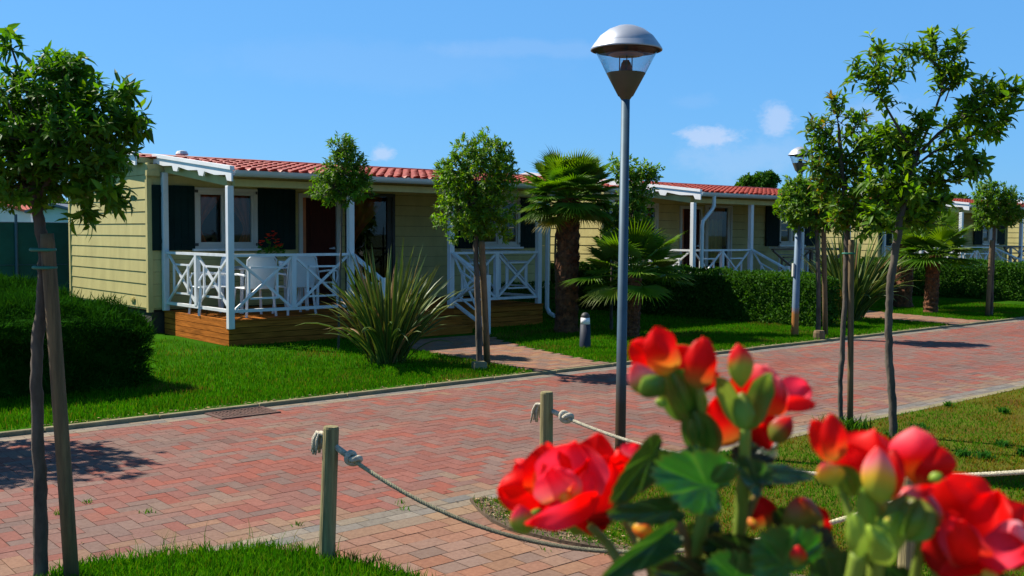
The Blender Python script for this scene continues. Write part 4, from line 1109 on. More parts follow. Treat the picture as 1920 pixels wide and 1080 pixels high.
# t2 dark-leaved in front of the deck
midtree(0, 0, 0, ((637, 560), (639, 480), (641, 400), (640, 340)), [(645, 322, 14.6, 42, 58, 45, 2.2), (622, 350, 14.6, 44, 38, 45, 1.5), (672, 345, 14.6, 30, 36, 40, 1), (640, 275, 14.6, 28, 26, 30, .7), (665, 300, 14.6, 26, 30, 30, .6)], 14.6,
        'young tree with a small dark crown and thin grey stem before the open deck door', 520, 9, .080, .024, M['leaf'], .017, base=np.array([D(634, 640, 14.6)[0], 14.6, 0]), cols=lambda n: leafcols(n, .3, .1))
# thin tree behind the lamp
midtree(1146, 620, 0, ((1146, 560), (1149, 480), (1165, 420), (1190, 350)), [(1195, 350, 17.8, 38, 46, 45, 2), (1170, 320, 17.8, 30, 34, 40, 1), (1215, 325, 17.8, 28, 20, 35, .7), (1185, 410, 17.8, 40, 50, 45, 1.6), (1150, 420, 17.8, 32, 42, 40, 1), (1195, 460, 17.8, 30, 34, 40, .7)], 17.8,
        'thin-stemmed tree half hidden behind the near lamp post, next to the palms', 640, 8, .085, .034, M['leafbay'], .03, cols=lambda n: leafcols(n, .3, .15))
# tR3 staked tree beside the second lamp
midtree(1534, 632, 0, ((1535, 560), (1533, 480), (1531, 430), (1530, 390)), [(1518, 385, 16.9, 62, 56, 60, 2.5), (1490, 380, 16.9, 34, 46, 45, 1.2), (1560, 400, 16.9, 42, 40, 45, 1.2), (1500, 350, 16.9, 34, 22, 40, .7)], 16.9,
        'round-crowned young tree with two stems right beside the farther lamp post', 640, 9, .08, .034, M['leafbay'], .042, cols=lambda n: leafcols(n, .28, .25))
stake(0, G(1548, 630), D(1544, 430, 16.85), .042, 'pale stake paired with the young tree beside the farther lamp post')
p_ = G(1534, 635); t = thing('concrete_block', 'pale concrete footing at the base of the tree by the farther lamp post', 'block', (p_[0], p_[1]-.05, 0), .1)
mb = MB(); mb.lathe([(.10, -.02), (.095, .10), (.08, .14), (.0, .14)], n=10); mb.build('body', M['stake'], t)
# tR4 round tree far right
midtree(1858, 593, 0, ((1859, 540), (1862, 480), (1864, 430), (1866, 400)), [(1866, 385, 21.4, 38, 48, 40, 2.4), (1850, 365, 21.4, 26, 32, 34, 1), (1888, 390, 21.4, 26, 40, 34, 1.1), (1905, 400, 21.4, 16, 22, 24, .5), (1845, 410, 21.4, 20, 24, 28, .6)], 21.4,
        'round-crowned young tree standing alone before the far hedge at the right', 620, 9, .08, .034, M['leafbay'], .045, cols=lambda n: leafcols(n, .3, .15))
stake(0, G(1851, 594), D(1860, 450, 21.35), .045, 'stake close against the lone tree before the far hedge')

# ------------------------------------------------------------------ the two near trees on the right
def branchtree(base, Y, label, trunk, rad, branches, L, Wd, m, cols, per=9, name='young_tree', spr=.06):
    """open tree: every branch (pixel path, depth offset, radius, leaf step, leafy-from) carries leaf whorls and side twigs"""
    t = thing(name, label, 'tree', (base[0], base[1], 0), 0, 'young staked trees')
    pts = [base-np.array([0, 0, .03])]+[D(x, y, Y) for x, y in trunk]
    trunkmesh(t, rel(pts, base), rad, M['bark'], 12)
    P, A = [], []; mb = MB()
    off = np.array([base[0], base[1], 0])
    for pxs, dy, r, nt_, frm in branches:
        q = [Vector(np.array(D(x, y, Y+dy*i/max(1, len(pxs)-1)))-off) for i, (x, y) in enumerate(pxs)]
        mb.tube(q, list(np.linspace(r, r*.35, len(q))), 6, .05)
        nt_ = int(nt_*1.3)
        for k in range(nt_):
            s = (frm+(1-frm)*(k+random.random())/nt_)*(len(q)-1); i = min(int(s), len(q)-2); p = q[i].lerp(q[i+1], s-i)
            d = (q[i+1]-q[i]).normalized(); side = Vector((random.gauss(0, 1), random.gauss(0, 1), random.gauss(.15, .8))).normalized()
            tip = p+(d*.6+side).normalized()*random.uniform(.3, 1.6)*spr
            mb.tube([p, p.lerp(tip, .6)+Vector((0, 0, -.004)), tip], [.0035, .0028, .0015], 4, cap=False)
            P.append(tip); A.append((tip-p).normalized()*.8+Vector((0, 0, .25)))
        P.append(q[-1]); A.append(d)
    mb.build('limbs', M['barkdark'], t, smooth=True)
    P = np.array([tuple(p) for p in P]); A = norm(np.array([tuple(a) for a in A])); ncl = len(P)
    n = ncl*per; A_ = np.repeat(A, per, 0); Q = np.repeat(P, per, 0)-A_*np.tile(np.linspace(0, .9, per), ncl)[:, None]*L*.9
    th = np.tile(np.arange(per)*2.4, ncl)+np.repeat(rng.uniform(0, 6.28, ncl), per)
    e1 = norm(np.cross(A_, np.array([.31, .2, .93]))); e2 = np.cross(A_, e1); ph = rng.uniform(.25, 1.35, n)[:, None]
    Dn = norm(rng.normal(0, .22, (n, 3))+A_*np.cos(ph)+(e1*np.cos(th)[:, None]+e2*np.sin(th)[:, None])*np.sin(ph)+np.array([0, 0, -.08]))
    Nn = norm(A_*.8+np.array([0, 0, .6])+rng.normal(0, .3, (n, 3)))
    leafsoup('crown', Q, Dn, Nn, L*rng.uniform(.6, 1.2, n), Wd*rng.uniform(.7, 1.2, n), cols(n), m, t, .2, .2)
    return t
R1 = G(1676, 832); Y1 = R1[1]
branchtree(R1, Y1, 'tall open-branched tree at the right, its bare limbs fanning out against the sky', ((1674, 760), (1668, 680), (1666, 600), (1668, 540), (1678, 480), (1686, 420), (1700, 350), (1718, 290)), [.034, .032, .031, .030, .029, .030, .028, .026, .022, .014],
    [(((1718, 290), (1690, 250), (1668, 212), (1650, 180), (1640, 130), (1648, 88)), -.1, .013, 26, .45),
     (((1650, 180), (1665, 150), (1690, 122)), .1, .006, 14, .2), (((1650, 178), (1622, 140), (1604, 128)), .1, .006, 11, .2),
     (((1718, 290), (1745, 230), (1766, 170), (1760, 120), (1748, 60)), .15, .013, 30, .42),
     (((1764, 165), (1785, 110), (1800, 70)), .1, .006, 16, .2), (((1760, 125), (1730, 100), (1700, 95)), -.1, .006, 14, .2), (((1766, 172), (1790, 145), (1808, 140)), .1, .006, 10, .2), (((1772, 190), (1783, 160), (1796, 140)), 0, .006, 6, .5),
     (((1712, 300), (1760, 250), (1810, 215), (1850, 195), (1880, 180), (1905, 170)), -.15, .014, 48, .2),
     (((1810, 215), (1850, 225), (1885, 215)), .1, .007, 22, .1), (((1800, 222), (1830, 180), (1858, 162)), .1, .006, 22, .1),
     (((1705, 320), (1750, 285), (1800, 265), (1840, 245), (1880, 238)), .2, .011, 38, .2),
     (((1700, 345), (1760, 320), (1810, 290), (1830, 300)), -.2, .010, 34, .15), (((1705, 310), (1680, 270), (1655, 240)), .2, .008, 26, .2),
     (((1700, 350), (1740, 345), (1790, 335), (1830, 320)), .1, .009, 34, .1),
     (((1692, 380), (1660, 330), (1640, 290), (1635, 255)), .1, .009, 36, .15), (((1690, 400), (1650, 370), (1630, 340)), -.1, .008, 30, .1),
     (((1690, 395), (1740, 380), (1770, 370)), .15, .008, 32, .05), (((1686, 420), (1720, 410), (1745, 420)), .1, .007, 22, .1), (((1680, 440), (1650, 420), (1632, 400)), -.15, .007, 24, .1),
     (((1708, 310), (1720, 250), (1740, 215)), -.1, .008, 30, .1), (((1700, 345), (1705, 290), (1690, 250)), .25, .008, 30, .1), (((1700, 350), (1690, 330), (1720, 370)), -.2, .007, 30, .0)],
    .098, .037, M['leaf'], lambda n: leafcols(n, .35, .3), per=5, spr=.095)
R2 = G(1576, 808); Y2 = R2[1]
branchtree(R2, Y2, 'slender staked tree at the right with some brown dead leaves, left of the open-branched one', ((1575, 740), (1579, 660), (1584, 560), (1587, 480), (1588, 430), (1584, 380), (1578, 300), (1572, 235)), [.022, .021, .022, .023, .024, .024, .022, .018, .013, .008],
    [(((1572, 235), (1568, 205), (1566, 185)), 0, .006, 16, .0), (((1574, 270), (1545, 245), (1520, 235)), -.1, .006, 22, .2), (((1574, 270), (1600, 240), (1612, 222)), .1, .006, 18, .2),
     (((1578, 300), (1550, 285), (1528, 270)), .1, .006, 26, .1), (((1578, 300), (1605, 280), (1625, 262)), 0, .006, 24, .1), (((1580, 330), (1550, 320), (1528, 312)), -.1, .007, 28, .1), (((1580, 330), (1610, 315), (1632, 300)), .1, .007, 26, .1),
     (((1583, 370), (1555, 350), (1535, 345)), .1, .006, 24, .1), (((1583, 370), (1612, 350), (1635, 345)), -.1, .007, 28, .1), (((1584, 395), (1615, 390), (1640, 375)), .0, .007, 28, .1), (((1586, 410), (1560, 392), (1545, 380)), .1, .006, 18, .1),
     (((1588, 430), (1575, 405), (1570, 380)), -.25, .006, 24, .1), (((1588, 430), (1610, 425), (1630, 415)), -.2, .006, 18, .2), (((1588, 425), (1600, 395), (1612, 350)), -.3, .006, 22, .1), (((1575, 275), (1572, 300), (1580, 340)), .1, .005, 30, 0)],
    .088, .031, M['leaf'], lambda n: leafcols(n, .35, .2, .10), per=5, spr=.085)
stake(0, G(1594, 806), D(1596, 450, Y2-.05), .026, 'stake tied with a green band to the slender tree at the right', ties=((.93, .05),))
# weeds round the two trunks
q = []
for b_, k in ((R1, 260), (R2, 420)):
    for i in range(k): q.append((b_[0]+random.gauss(.02, .10), b_[1]+random.gauss(0, .07)))
q = np.array(q); blades('trunk_weeds', q, .12, .012, mixcol(len(q), [(.05, .16, .015), (.08, .19, .02), (.035, .11, .01)]), lean=1.1)

# ------------------------------------------------------------------ palms
def fan(mb, c, ax, nrm, R, n=26, spread=2.15, col=(1, 1, 1), droop=.25):
    """fan leaf: pleated plate with free, drooping tips"""
    ax = Vector(ax).normalized(); nr = Vector(nrm); sd = ax.cross(nr).normalized(); nr = sd.cross(ax).normalized(); c = Vector(c)
    Vv = [c]; F = []
    for i in range(2*n+1):
        a = -spread+2*spread*i/(2*n); r = R*.50*(.95 if i % 2 else 1.)
        Vv.append(c+(ax*math.cos(a)+sd*math.sin(a))*r+nr*(.020 if i % 2 else -.010)-nr*.04*R)
    for i in range(2*n): F.append((0, 1+i, 2+i))
    for i in range(n):
        a = -spread+2*spread*(2*i+1)/(2*n); r = R*random.uniform(.86, 1.06)*(1-.18*abs(a)/spread)
        tip = c+(ax*math.cos(a)+sd*math.sin(a))*r-nr*droop*R*random.uniform(.2, .7)-Vector((0, 0, droop*R*random.uniform(.0, .4)))
        mid = (Vv[1+2*i]+Vv[3+2*i])/2*.4+tip*.6+nr*.03*R
        w = (Vv[3+2*i]-Vv[1+2*i])*.30
        k = len(Vv); Vv += [mid-w/2, mid+w/2, tip]; F += [(1+2*i, 2+2*i, k), (2+2*i, k+1, k), (2+2*i, 3+2*i, k+1), (k, k+1, k+2)]
    cc = [tuple(a*random.uniform(.85, 1.15) for a in col)]*len(Vv)
    mb.add(Vv, F, cc)
def palm(base, top, r, label, fronds, R, pet, elev, trunk_h=None, dead=6):
    t = thing('fan_palm', label, 'palm', (base[0], base[1], 0), 0, 'fan palms on the lawns')
    T = Vector((top[0]-base[0], top[1]-base[1], top[2]))
    # fibrous trunk: rings of leaf bases
    mb = MB(); n = 26; P = [Vector((0, 0, -.03)).lerp(T, i/n) for i in range(n+1)]
    mb.tube(P, [r*(1.05 if i < 3 else 1)*(1+.09*(i % 2)) for i in range(n+1)], 14, .10, (.8, .8, .8))
    for i in range(int(170*T.length)):
        k = random.random(); a = random.uniform(0, 2*PI); p = Vector((0, 0, 0)).lerp(T, k); d = Vector((math.cos(a), math.sin(a), 0)); s = Vector((-d.y, d.x, 0))
        w_, h_ = r*.22, r*random.uniform(.3, .7); q = random.uniform(.6, 1.5)
        b0 = p+d*r*.98; mb.add([b0-s*w_, b0+s*w_, b0+d*r*random.uniform(.1, .32)+Vector((0, 0, h_))], [(0, 1, 2)], (q, q*.85, q*.8))
    mb.build('trunk', M['palmtrunk'], t)
    for i in range(fronds):
        u_ = (i+.5)/fronds; el = math.asin(math.sin(elev[0])*(1-u_)+math.sin(elev[1])*u_)+random.gauss(0, .10); a = i*2.39996+random.gauss(0, .15)
        h = Vector((math.cos(a), math.sin(a), 0)); pl_ = pet*random.uniform(.8, 1.1)
        d0 = (h*math.cos(el)+Vector((0, 0, math.sin(el))))
        p0 = T+Vector((0, 0, -.06+.10*(1-u_))); mid = p0+d0*pl_*.6; e = p0+d0*pl_-Vector((0, 0, pl_*.10*(1.2-math.sin(max(el, 0)))))
        mb = MB(); col = random.uniform(.75, 1.2); cl = (col*1.05, col, col*.9)
        if u_ > .93 and dead: cl = (2.2, .9, .6)
        mb.tube([p0, mid, e], [.014, .010, .008], 5, 0, (cl[0]*1.1, cl[1]*1.1, cl[2]))
        ax = (e-mid).normalized(); nr = (Vector((0, 0, 1))-ax*ax.z)
        if nr.length < .2: nr = -h
        nr.normalize(); ax2 = (ax*.95+h*.12+Vector((0, 0, .02))).normalized()
        fan(mb, e, ax2, nr, R*random.uniform(.85, 1.1), 34, 2.05, cl, .10+.22*u_)
        mb.build('frond', M['palm'], t)
    return t
pb_ = G(1062, 624); tp = np.array(D(1066, 372, pb_[1]))
palm(pb_, tp, .185, 'tall fan palm with a thick shaggy trunk beside the nearest bungalow', 66, .50, .52, (1.35, -.28))
pb2 = G(1180, 632); tp2 = np.array(D(1186, 520, pb2[1]))
palm(pb2, tp2, .15, 'low fan palm behind the near lamp post, its fronds spreading over the hedge', 26, .60, .60, (1.25, -.10), dead=0)
pb3 = G(1745, 587); tp3 = np.array(D(1750, 478, pb3[1]))
palm(pb3, tp3, .14, 'short fan palm with a bare brown trunk in front of the far hedge', 22, .70, .50, (1.15, .0), dead=0)
pb4 = G(1692, 577); tp4 = np.array(D(1698, 400, pb4[1]))
palm(pb4, tp4, .20, 'shaded fan palm behind the short one, hidden by the open-branched tree', 40, .66, .55, (1.3, -.35), dead=4)
# bare stem leaning by the tall palm
b0 = G(1044, 610); t = thing('bare_stem', 'thin bare brown stem standing next to the tall palm trunk', 'stem', (b0[0], b0[1], 0))
mb = MB(); mb.tube(rel([b0]+[D(x, y, b0[1]) for x, y in ((1043, 540), (1041, 480), (1042, 440), (1047, 425))], b0), [.022, .020, .022, .018, .010], 8, .1); mb.build('stem', M['stake'], t, smooth=True)

# ------------------------------------------------------------------ sword-leaved clumps
def swordclump(base, n, Lr, width, label, spreadk=1.):
    t = thing('flax_clump', label, 'plant', (base[0], base[1], 0), 0, 'sword-leaved flax clumps')
    mb = MB()
    for i in range(n):
        a = random.uniform(0, 2*PI); q = random.random()**.75; lean = .06+1.15*q*spreadk; L = random.uniform(*Lr)*(1-.22*q)
        h = Vector((math.cos(a), math.sin(a), 0)); s = Vector((-h.y, h.x, 0)); r0 = .20*math.sqrt(random.random())
        p = h*r0*.9+Vector((random.gauss(0, .03), random.gauss(0, .03), -.02)); ang = PI/2-lean*.55; bend = lean*random.uniform(.15, .75)*(1.9 if random.random() < .10 else .9)
        base_ = random.choice([(.055, .12, .025), (.07, .14, .03), (.045, .10, .03), (.10, .15, .035)]); edge = random.choice([(.34, .34, .05), (.42, .38, .06), (.24, .28, .04), (.26, .18, .04)])
        if random.random() < .09: base_ = edge = (.26, .16, .07)
        w = width*random.uniform(.7, 1.2); Vv = []; Cc = []; K = 9
        tw = random.gauss(0, .25)
        for k in range(K):
            t_ = k/(K-1); aa = ang-bend*t_*t_*1.6; d = h*math.cos(aa)+Vector((0, 0, math.sin(aa)))
            if k: p = p+d*(L/(K-1))
            ww = w*(.55+.9*t_ if t_ < .5 else 1.0*(1-((t_-.5)/.5)**2.2)+.0)*.5
            sd = (s*math.cos(tw)+d.cross(s)*math.sin(tw)); nr = sd.cross(d)
            Vv += [p-sd*ww, p-sd*ww*.72-nr*ww*.22, p-nr*ww*.5, p+sd*ww*.72-nr*ww*.22, p+sd*ww]
            tip = .6 if t_ > .93 else 1.; Cc += [edge, tuple(b_*tip for b_ in base_), tuple(b_*.85 for b_ in base_), tuple(b_*tip for b_ in base_), edge]
        F = [(k*5+j, k*5+j+1, (k+1)*5+j+1, (k+1)*5+j) for k in range(K-1) for j in range(4)]
        mb.add(Vv, F, Cc)
    mb.build('leaves', M['phormium'], t, smooth=False)
swordclump(G(725, 682), 210, (1.05, 1.72), .052, 'big clump of variegated sword leaves in front of the nearest deck')
swordclump(G(1592, 602), 170, (1.5, 2.1), .07, 'clump of variegated sword leaves across the road behind the slender staked tree', .95)

# ------------------------------------------------------------------ hedges
def hedge(label, u0, u1, v0, v1, h, n, L, Wd, m, name='hedge', core=True, top=.10, up=.5, group='clipped hedges between the plots', fn=None, shapecut=None):
    c = W((u0+u1)/2, (v0+v1)/2); t = thing(name, label, 'hedge', c, ROTZ, group)
    a, b = (u1-u0)/2, (v1-v0)/2
    # surface samples on the box with lumpy offset
    ar = np.array([2*b*h, 2*b*h, 2*a*h, 2*a*h, 4*a*b]); f = rng.choice(5, n, p=ar/ar.sum())
    x, y, z = rng.uniform(-a, a, n), rng.uniform(-b, b, n), rng.uniform(0.02, h, n)
    N_ = np.zeros((n, 3))
    for k, (ax, s) in enumerate(((0, -1), (0, 1), (1, -1), (1, 1), (2, 1))):
        q = f == k; N_[q, ax] = s
        (x if ax == 0 else y if ax == 1 else z)[q] = s*a if ax == 0 else s*b if ax == 1 else h
    lump = np.array([.075*mnoise.noise(Vector((xx*2.2+u0, yy*2.2, zz*2.6)))+.04*mnoise.noise(Vector((xx*6, yy*6+u0, zz*6))) for xx, yy, zz in zip(x, y, z)])
    rnd = .07*(np.clip((np.abs(x)/a)**6, 0, 1)+np.clip((np.abs(y)/b)**14, 0, 1))*(z/h)**3
    P = np.stack([x, y, z-rnd*1.2], 1)+N_*(lump-np.abs(rng.normal(0, .045, n)))[:, None]
    A = norm(N_*.75+np.array([0, 0, up])+rng.normal(0, .55, (n, 3)))
    Nn = norm(N_+np.array([0, 0, .5])+rng.normal(0, .5, (n, 3)))
    leafsoup('foliage', P, A, Nn, L*rng.uniform(.6, 1.3, n), Wd*rng.uniform(.6, 1.2, n), leafcols(n, .35, .07), m, t, .15, .15, 'oval')
    mb = MB(); mb.box(-a+.09, a-.09, -b+.09, b-.09, 0, h-.10); mb.build('light_block_core', M['hedge'], t)  # solid box added inside the leaves to block light
    return t
hedge('clipped broad-leaf hedge between the first and second bungalow, starting behind the near lamp post', 9.55, 10.25, -3.75, 6.5, .97, 38000, .062, .030, M['hedge'])
hedge('far clipped hedge at the right, between the second and third bungalow', 20.6, 21.4, -3.4, 6.0, .98, 26000, .075, .036, M['hedge'])
hedge('low dark shrub row under the right-hand window of the nearest bungalow', 6.55, 8.5, 1.7, 2.3, .62, 3000, .06, .03, M['hedge'], name='shrub_row', group=None)
# conifer hedge at the left: flat feathery sprays on a lumpy block
def conifer(label, u0, u1, v0, v1):
    t = thing('conifer_hedge', label, 'hedge', W((u0+u1)/2, (v0+v1)/2), ROTZ)
    a, b, h = (u1-u0)/2, (v1-v0)/2, .90; n = 17000
    ar = np.array([0.0, 2*b*h, 2*a*h, 2*a*h, 5*a*b]); f = rng.choice(5, n, p=ar/ar.sum())
    x, y, z = rng.uniform(-a, a, n), rng.uniform(-b, b, n), rng.uniform(.02, h, n); N_ = np.zeros((n, 3))
    for k, (ax, s_) in enumerate(((0, -1), (0, 1), (1, -1), (1, 1), (2, 1))):
        q = f == k; N_[q, ax] = s_; (x if ax == 0 else y if ax == 1 else z)[q] = s_*a if ax == 0 else s_*b if ax == 1 else h
    lump = np.array([.16*mnoise.noise(Vector((xx*1.5+3, yy*1.5, zz*1.8)))+.11*mnoise.noise(Vector((xx*4, yy*4, zz*4))) for xx, yy, zz in zip(x, y, z)])
    rnd = .16*(np.clip((np.abs(x)/a)**4, 0, 1)+np.clip((np.abs(y)/b)**18, 0, 1))*(z/h)**4
    slope = .20*np.clip((y+b*.2)/(1.2*b), 0, 1)*(z/h)
    P = np.stack([x, y, z-rnd+slope], 1)+N_*(lump-np.abs(rng.normal(0, .04, n)))[:, None]
    A = norm(N_*.7+np.array([0, 0, .55])+rng.normal(0, .4, (n, 3))); per = 8
    A_ = np.repeat(A, per, 0); m_ = n*per; Q = np.repeat(P, per, 0)+rng.normal(0, .022, (m_, 3))
    Dn = norm(A_+rng.normal(0, .55, (m_, 3)))
    cl = np.repeat(np.clip(1+.5*np.array([mnoise.noise(Vector(tuple(p*3.5))) for p in P]), .5, 1.6)[:, None], per, 0)
    leafsoup('foliage', Q, Dn, norm(rng.normal(0, 1, (m_, 3))+np.array([0, 0, .5])), .070*rng.uniform(.4, 1.6, m_)*np.where(rng.uniform(0, 1, m_) < .025, 2.3, 1.), .0085*rng.uniform(.7, 1.4, m_), leafcols(m_, .35, .05)*cl, M['juniper'], t, .1, 0)
    mb = MB(); mb.box(-a+.12, a-.14, -b+.14, b-.12, 0, h-.16); mb.build('light_block_core', M['juniper'], t)  # added solid core, stops light passing through the sprays
conifer('dark clipped conifer hedge filling the lower left beside the nearest bungalow', -4.7, -2.42, -3.25, 3.3)

# ------------------------------------------------------------------ background trees
def bgtree(px, py, Y, rx, rz, label, n=700, L=.3, m='hedge'):
    c = D(px, py, Y); k = Y/FPX; b = (c[0], Y)
    t = thing('background_tree', label, 'tree', (c[0], Y, 0), 0, 'trees far behind the bungalows')
    trunkmesh(t, [(0, 0, -.05), (.05, 0, c[2]*.5), (0, 0, c[2])], [.2, .16, .08], M['barkdark'])
    blobs = [((random.gauss(0, .35)*rx*k, random.gauss(0, .3)*rx*k, c[2]+random.gauss(0, .25)*rz*k), (rx*k*.62, rx*k*.62, rz*k*.72), 1) for i in range(7)]
    crown('crown', t, blobs, n, 8, L, L*.5, M[m], twig=False, shell=.5)
bgtree(1428, 352, 70, 36, 24, 'dark round tree showing above the roof of the second bungalow', 900, .30)
bgtree(20, 395, 58, 60, 30, 'dark tree behind the far cabins at the left', 700, .3)
bgtree(115, 400, 62, 45, 22, 'second dark tree behind the far cabins, nearer the bungalow', 600, .3)
bgtree(1800, 385, 75, 26, 22, 'dark tree behind the third bungalow, beside its chimney', 600, .3)
#@@FLOWERS
# ------------------------------------------------------------------ begonias in the foreground
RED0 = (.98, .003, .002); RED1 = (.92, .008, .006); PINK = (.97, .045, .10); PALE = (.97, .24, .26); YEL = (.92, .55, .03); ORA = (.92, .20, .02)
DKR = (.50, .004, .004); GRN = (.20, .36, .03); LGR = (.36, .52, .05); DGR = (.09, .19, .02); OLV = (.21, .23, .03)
def lerp3(a, b, t): return tuple(a[i]*(1-t)+b[i]*t for i in range(3))
def ramp(cols, t):
    t = min(max(t, 0), .9999)*(len(cols)-1); i = int(t); return lerp3(cols[i], cols[i+1], t-i)
class Plant:
    def __init__(s, name, label, base):
        s.base = np.array(base, float); s.t = thing(name, label, 'begonia', base, 0, 'begonias in the foreground trough')
    def P(s, px, py, d): return np.array(D(px, py, d))-s.base
    def surf(s, name, m, parent, grid, cols, thick=0.):
        nu, nv = len(grid), len(grid[0]); mb = MB()
        Vv = [p for r in grid for p in r]; Cc = [c for r in cols for c in r]
        F = [(i*nv+j, i*nv+j+1, (i+1)*nv+j+1, (i+1)*nv+j) for i in range(nu-1) for j in range(nv-1)]
        mb.add(Vv, F, Cc); o = mb.build(name, m, parent, smooth=True)
        sb = o.modifiers.new('s', 'SUBSURF'); sb.levels = 1; sb.render_levels = 2
        return o
    def petal(s, b, t, d0, d1, w, parent=None, cols=(RED1, RED0, RED0), cup=.25, bow=.12, tilt=0., p=.78, q=.55, ruf=.07, name='petal', m='petal', basew=.10, side=None):
        """petal from pixel b to pixel t at camera distances d0,d1; w = width in pixels; cup/bow relative to width/length (+ = towards the camera)"""
        B = s.P(*b, d0); T = s.P(*t, d1); ax = T-B; L = np.linalg.norm(ax); a = ax/L
        view = norm((B+T)/2+s.base-np.array([0, 0, CH])); n = -view
        sd = norm(np.cross(a, n)); n = np.cross(sd, a)
        c, s_ = math.cos(tilt), math.sin(tilt); sd, n = sd*c+n*s_, n*c-sd*s_
        Wm = w*((d0+d1)/2)/FPX/2; NU, NV = 15, 9; ph = random.uniform(0, 6); G_, C_ = [], []
        for i in range(NU):
            u = 1-(1-i/(NU-1))**1.5; x_ = u**p; ww = max((1-abs(2*x_-1)**2.5)**.5 if 0 < u < 1 else 0, basew*(1-u) if u < .5 else .06); r, cr = [], []
            for j in range(NV):
                v = -1+2*j/(NV-1)
                uu = u-.03*(v*v)*(u > .8)+.03*u*math.sin(v*5+ph*3)*(ruf > 0)
                h = cup*Wm*(v*v-.35)*math.sin(PI*min(u+.12, 1)*.75)+bow*L*math.sin(PI*u)+ruf*Wm*math.sin(v*4+ph+u*5)*u*2+ruf*.5*Wm*math.sin(v*9+ph*2)*u*u
                r.append(B+a*L*uu+sd*Wm*ww*v*(1+.05*math.sin(u*13+ph)*(ruf > 0))+n*h)
                cc = ramp(cols, u); k = 1-.16*abs(v)**3+random.uniform(-.03, .03); st = 1+.11*math.sin(v*23+ph)*math.sin(u*2.5)
                cr.append(tuple(max(0, x*k*st) for x in cc))
            G_.append(r); C_.append(cr)
        return s.surf(name, M[m], parent or s.t, G_, C_)
    def bud(s, b, t, d0, d1, w, cols, parent=None, flat=.62, name='bud', fat=.5, keel=.20, m='bud'):
        B = s.P(*b, d0); T = s.P(*t, d1); ax = T-B; L = np.linalg.norm(ax); a = ax/L
        view = norm((B+T)/2+s.base-np.array([0, 0, CH])); n = -view; sd = norm(np.cross(a, n)); n = np.cross(sd, a)
        Wm = w*((d0+d1)/2)/FPX/2; G_, C_ = [], []; NU, NV = 12, 17
        for i in range(NU):
            u = i/(NU-1); rr = Wm*max(math.sin(PI*u**(math.log(.5)/math.log(fat)))**.72, .02); r, cr = [], []
            for j in range(NV):
                th = 2*PI*j/(NV-1); k = 1+keel*max(0, math.cos(th))**8+keel*max(0, -math.cos(th))**8
                r.append(B+a*L*u+sd*(rr*k*math.cos(th)+Wm*.16*math.sin(u*2.6+len(s.t.children)))+n*(rr*flat*math.sin(th)*(1+.10*math.cos(th*3+u*4))))
                cr.append(tuple(x*(1+random.uniform(-.04, .04)) for x in ramp(cols, u+.06*math.sin(th*2+i*.3))))
            G_.append(r); C_.append(cr)
        return s.surf(name, M[m], parent or s.t, G_, C_)
    def ovary(s, b, t, d0, d1, w, cols, parent=None):
        o = s.bud(b, t, d0, d1, w*.55, cols, parent, .9, 'ovary')
        for tl in (.15, PI/2+.2, PI+.5):
            s.petal(b, t, d0, d1, w, o, cols, 0, 0, tl, .9, .5, 0., 'wing', 'bud')
        return o
    def stem(s, pts, w, cols=((.22, .30, .04), (.26, .34, .05)), name='stem', parent=None):
        q = [s.P(x, y, d) for x, y, d in pts]; mb = MB()
        P_ = []
        for i in range(len(q)-1):
            for k in range(4): P_.append(q[i]*(1-k/4)+q[i+1]*(k/4))
        P_.append(q[-1]); n = len(P_); r = [w[0]+(w[1]-w[0])*i/(n-1) for i in range(n)]
        rr = [r[i]*pts[0][2]/FPX/2*(1+.06*math.sin(i*1.3)) for i in range(n)]
        mb.tube(P_, rr, 10, .02)
        mb.c = [ramp(cols, (i//10)/n) for i in range(len(mb.v))]
        return mb.build(name, M['begstem'], parent or s.t, smooth=True)
    def leaf(s, b, t, d0, d1, w, roll=0., cols=((.055, .17, .025), (.035, .125, .022)), fold=.25, droop=.15, nv_=9, back=.28, name='leaf', asym=.12, crinkle=.05, jag=.055):
        B = s.P(*b, d0); T = s.P(*t, d1); ax = T-B; L = np.linalg.norm(ax); a = ax/L
        view = norm((B+T)/2+s.base-np.array([0, 0, CH])); n = -view; sd = norm(np.cross(a, n)); n = np.cross(sd, a)
        c, s_ = math.cos(roll), math.sin(roll); sd, n = sd*c+n*s_, n*c-sd*s_
        Wm = w*((d0+d1)/2)/FPX/2; NR, NT = 10, 145; G_, C_ = [], []
        for i in range(NR):
            k = i/(NR-1); r, cr = [], []
            for j in range(NT):
                th = -PI+2*PI*j/(NT-1); ct, st_ = math.cos(th), math.sin(th)
                # heart outline: forward radius 1 (x L), back radius `back`, notch at the base
                fx = 1. if ct > 0 else back; R_ = 1-.22*math.exp(-((abs(th)-PI)/.30)**2)*2.6
                serr = 1+jag*1.5*(abs(math.sin(th*nv_/2.))**.7-.6)+jag*1.3*(abs(math.sin(th*nv_*2))-.5)
                x = fx*max(ct, -1)*R_*serr*(1-.08*abs(st_)); y = st_*R_*serr*(1+asym*(1 if st_ > 0 else -1))
                x, y = x*k, y*k
                vein = abs(math.sin(th*nv_/2.)); h = crinkle*k*vein+.018*math.sin(th*13+k*9)*k
                z = fold*abs(y)*Wm-droop*k*k*L*.6+h*Wm
                r.append(B+a*x*L+sd*y*Wm+n*z)
                cc = lerp3(cols[0], cols[1], min(1, vein*1.6)); cc = tuple(q_*(1+.10*math.sin(th*9+k*7)+random.uniform(-.05, .05)) for q_ in cc)
                if k < .93 and vein < .10: cc = lerp3(cc, (.14, .28, .06), .6)
                if k > .97: cc = lerp3(cc, (.16, .10, .02), .45)
                cr.append(cc)
            G_.append(r); C_.append(cr)
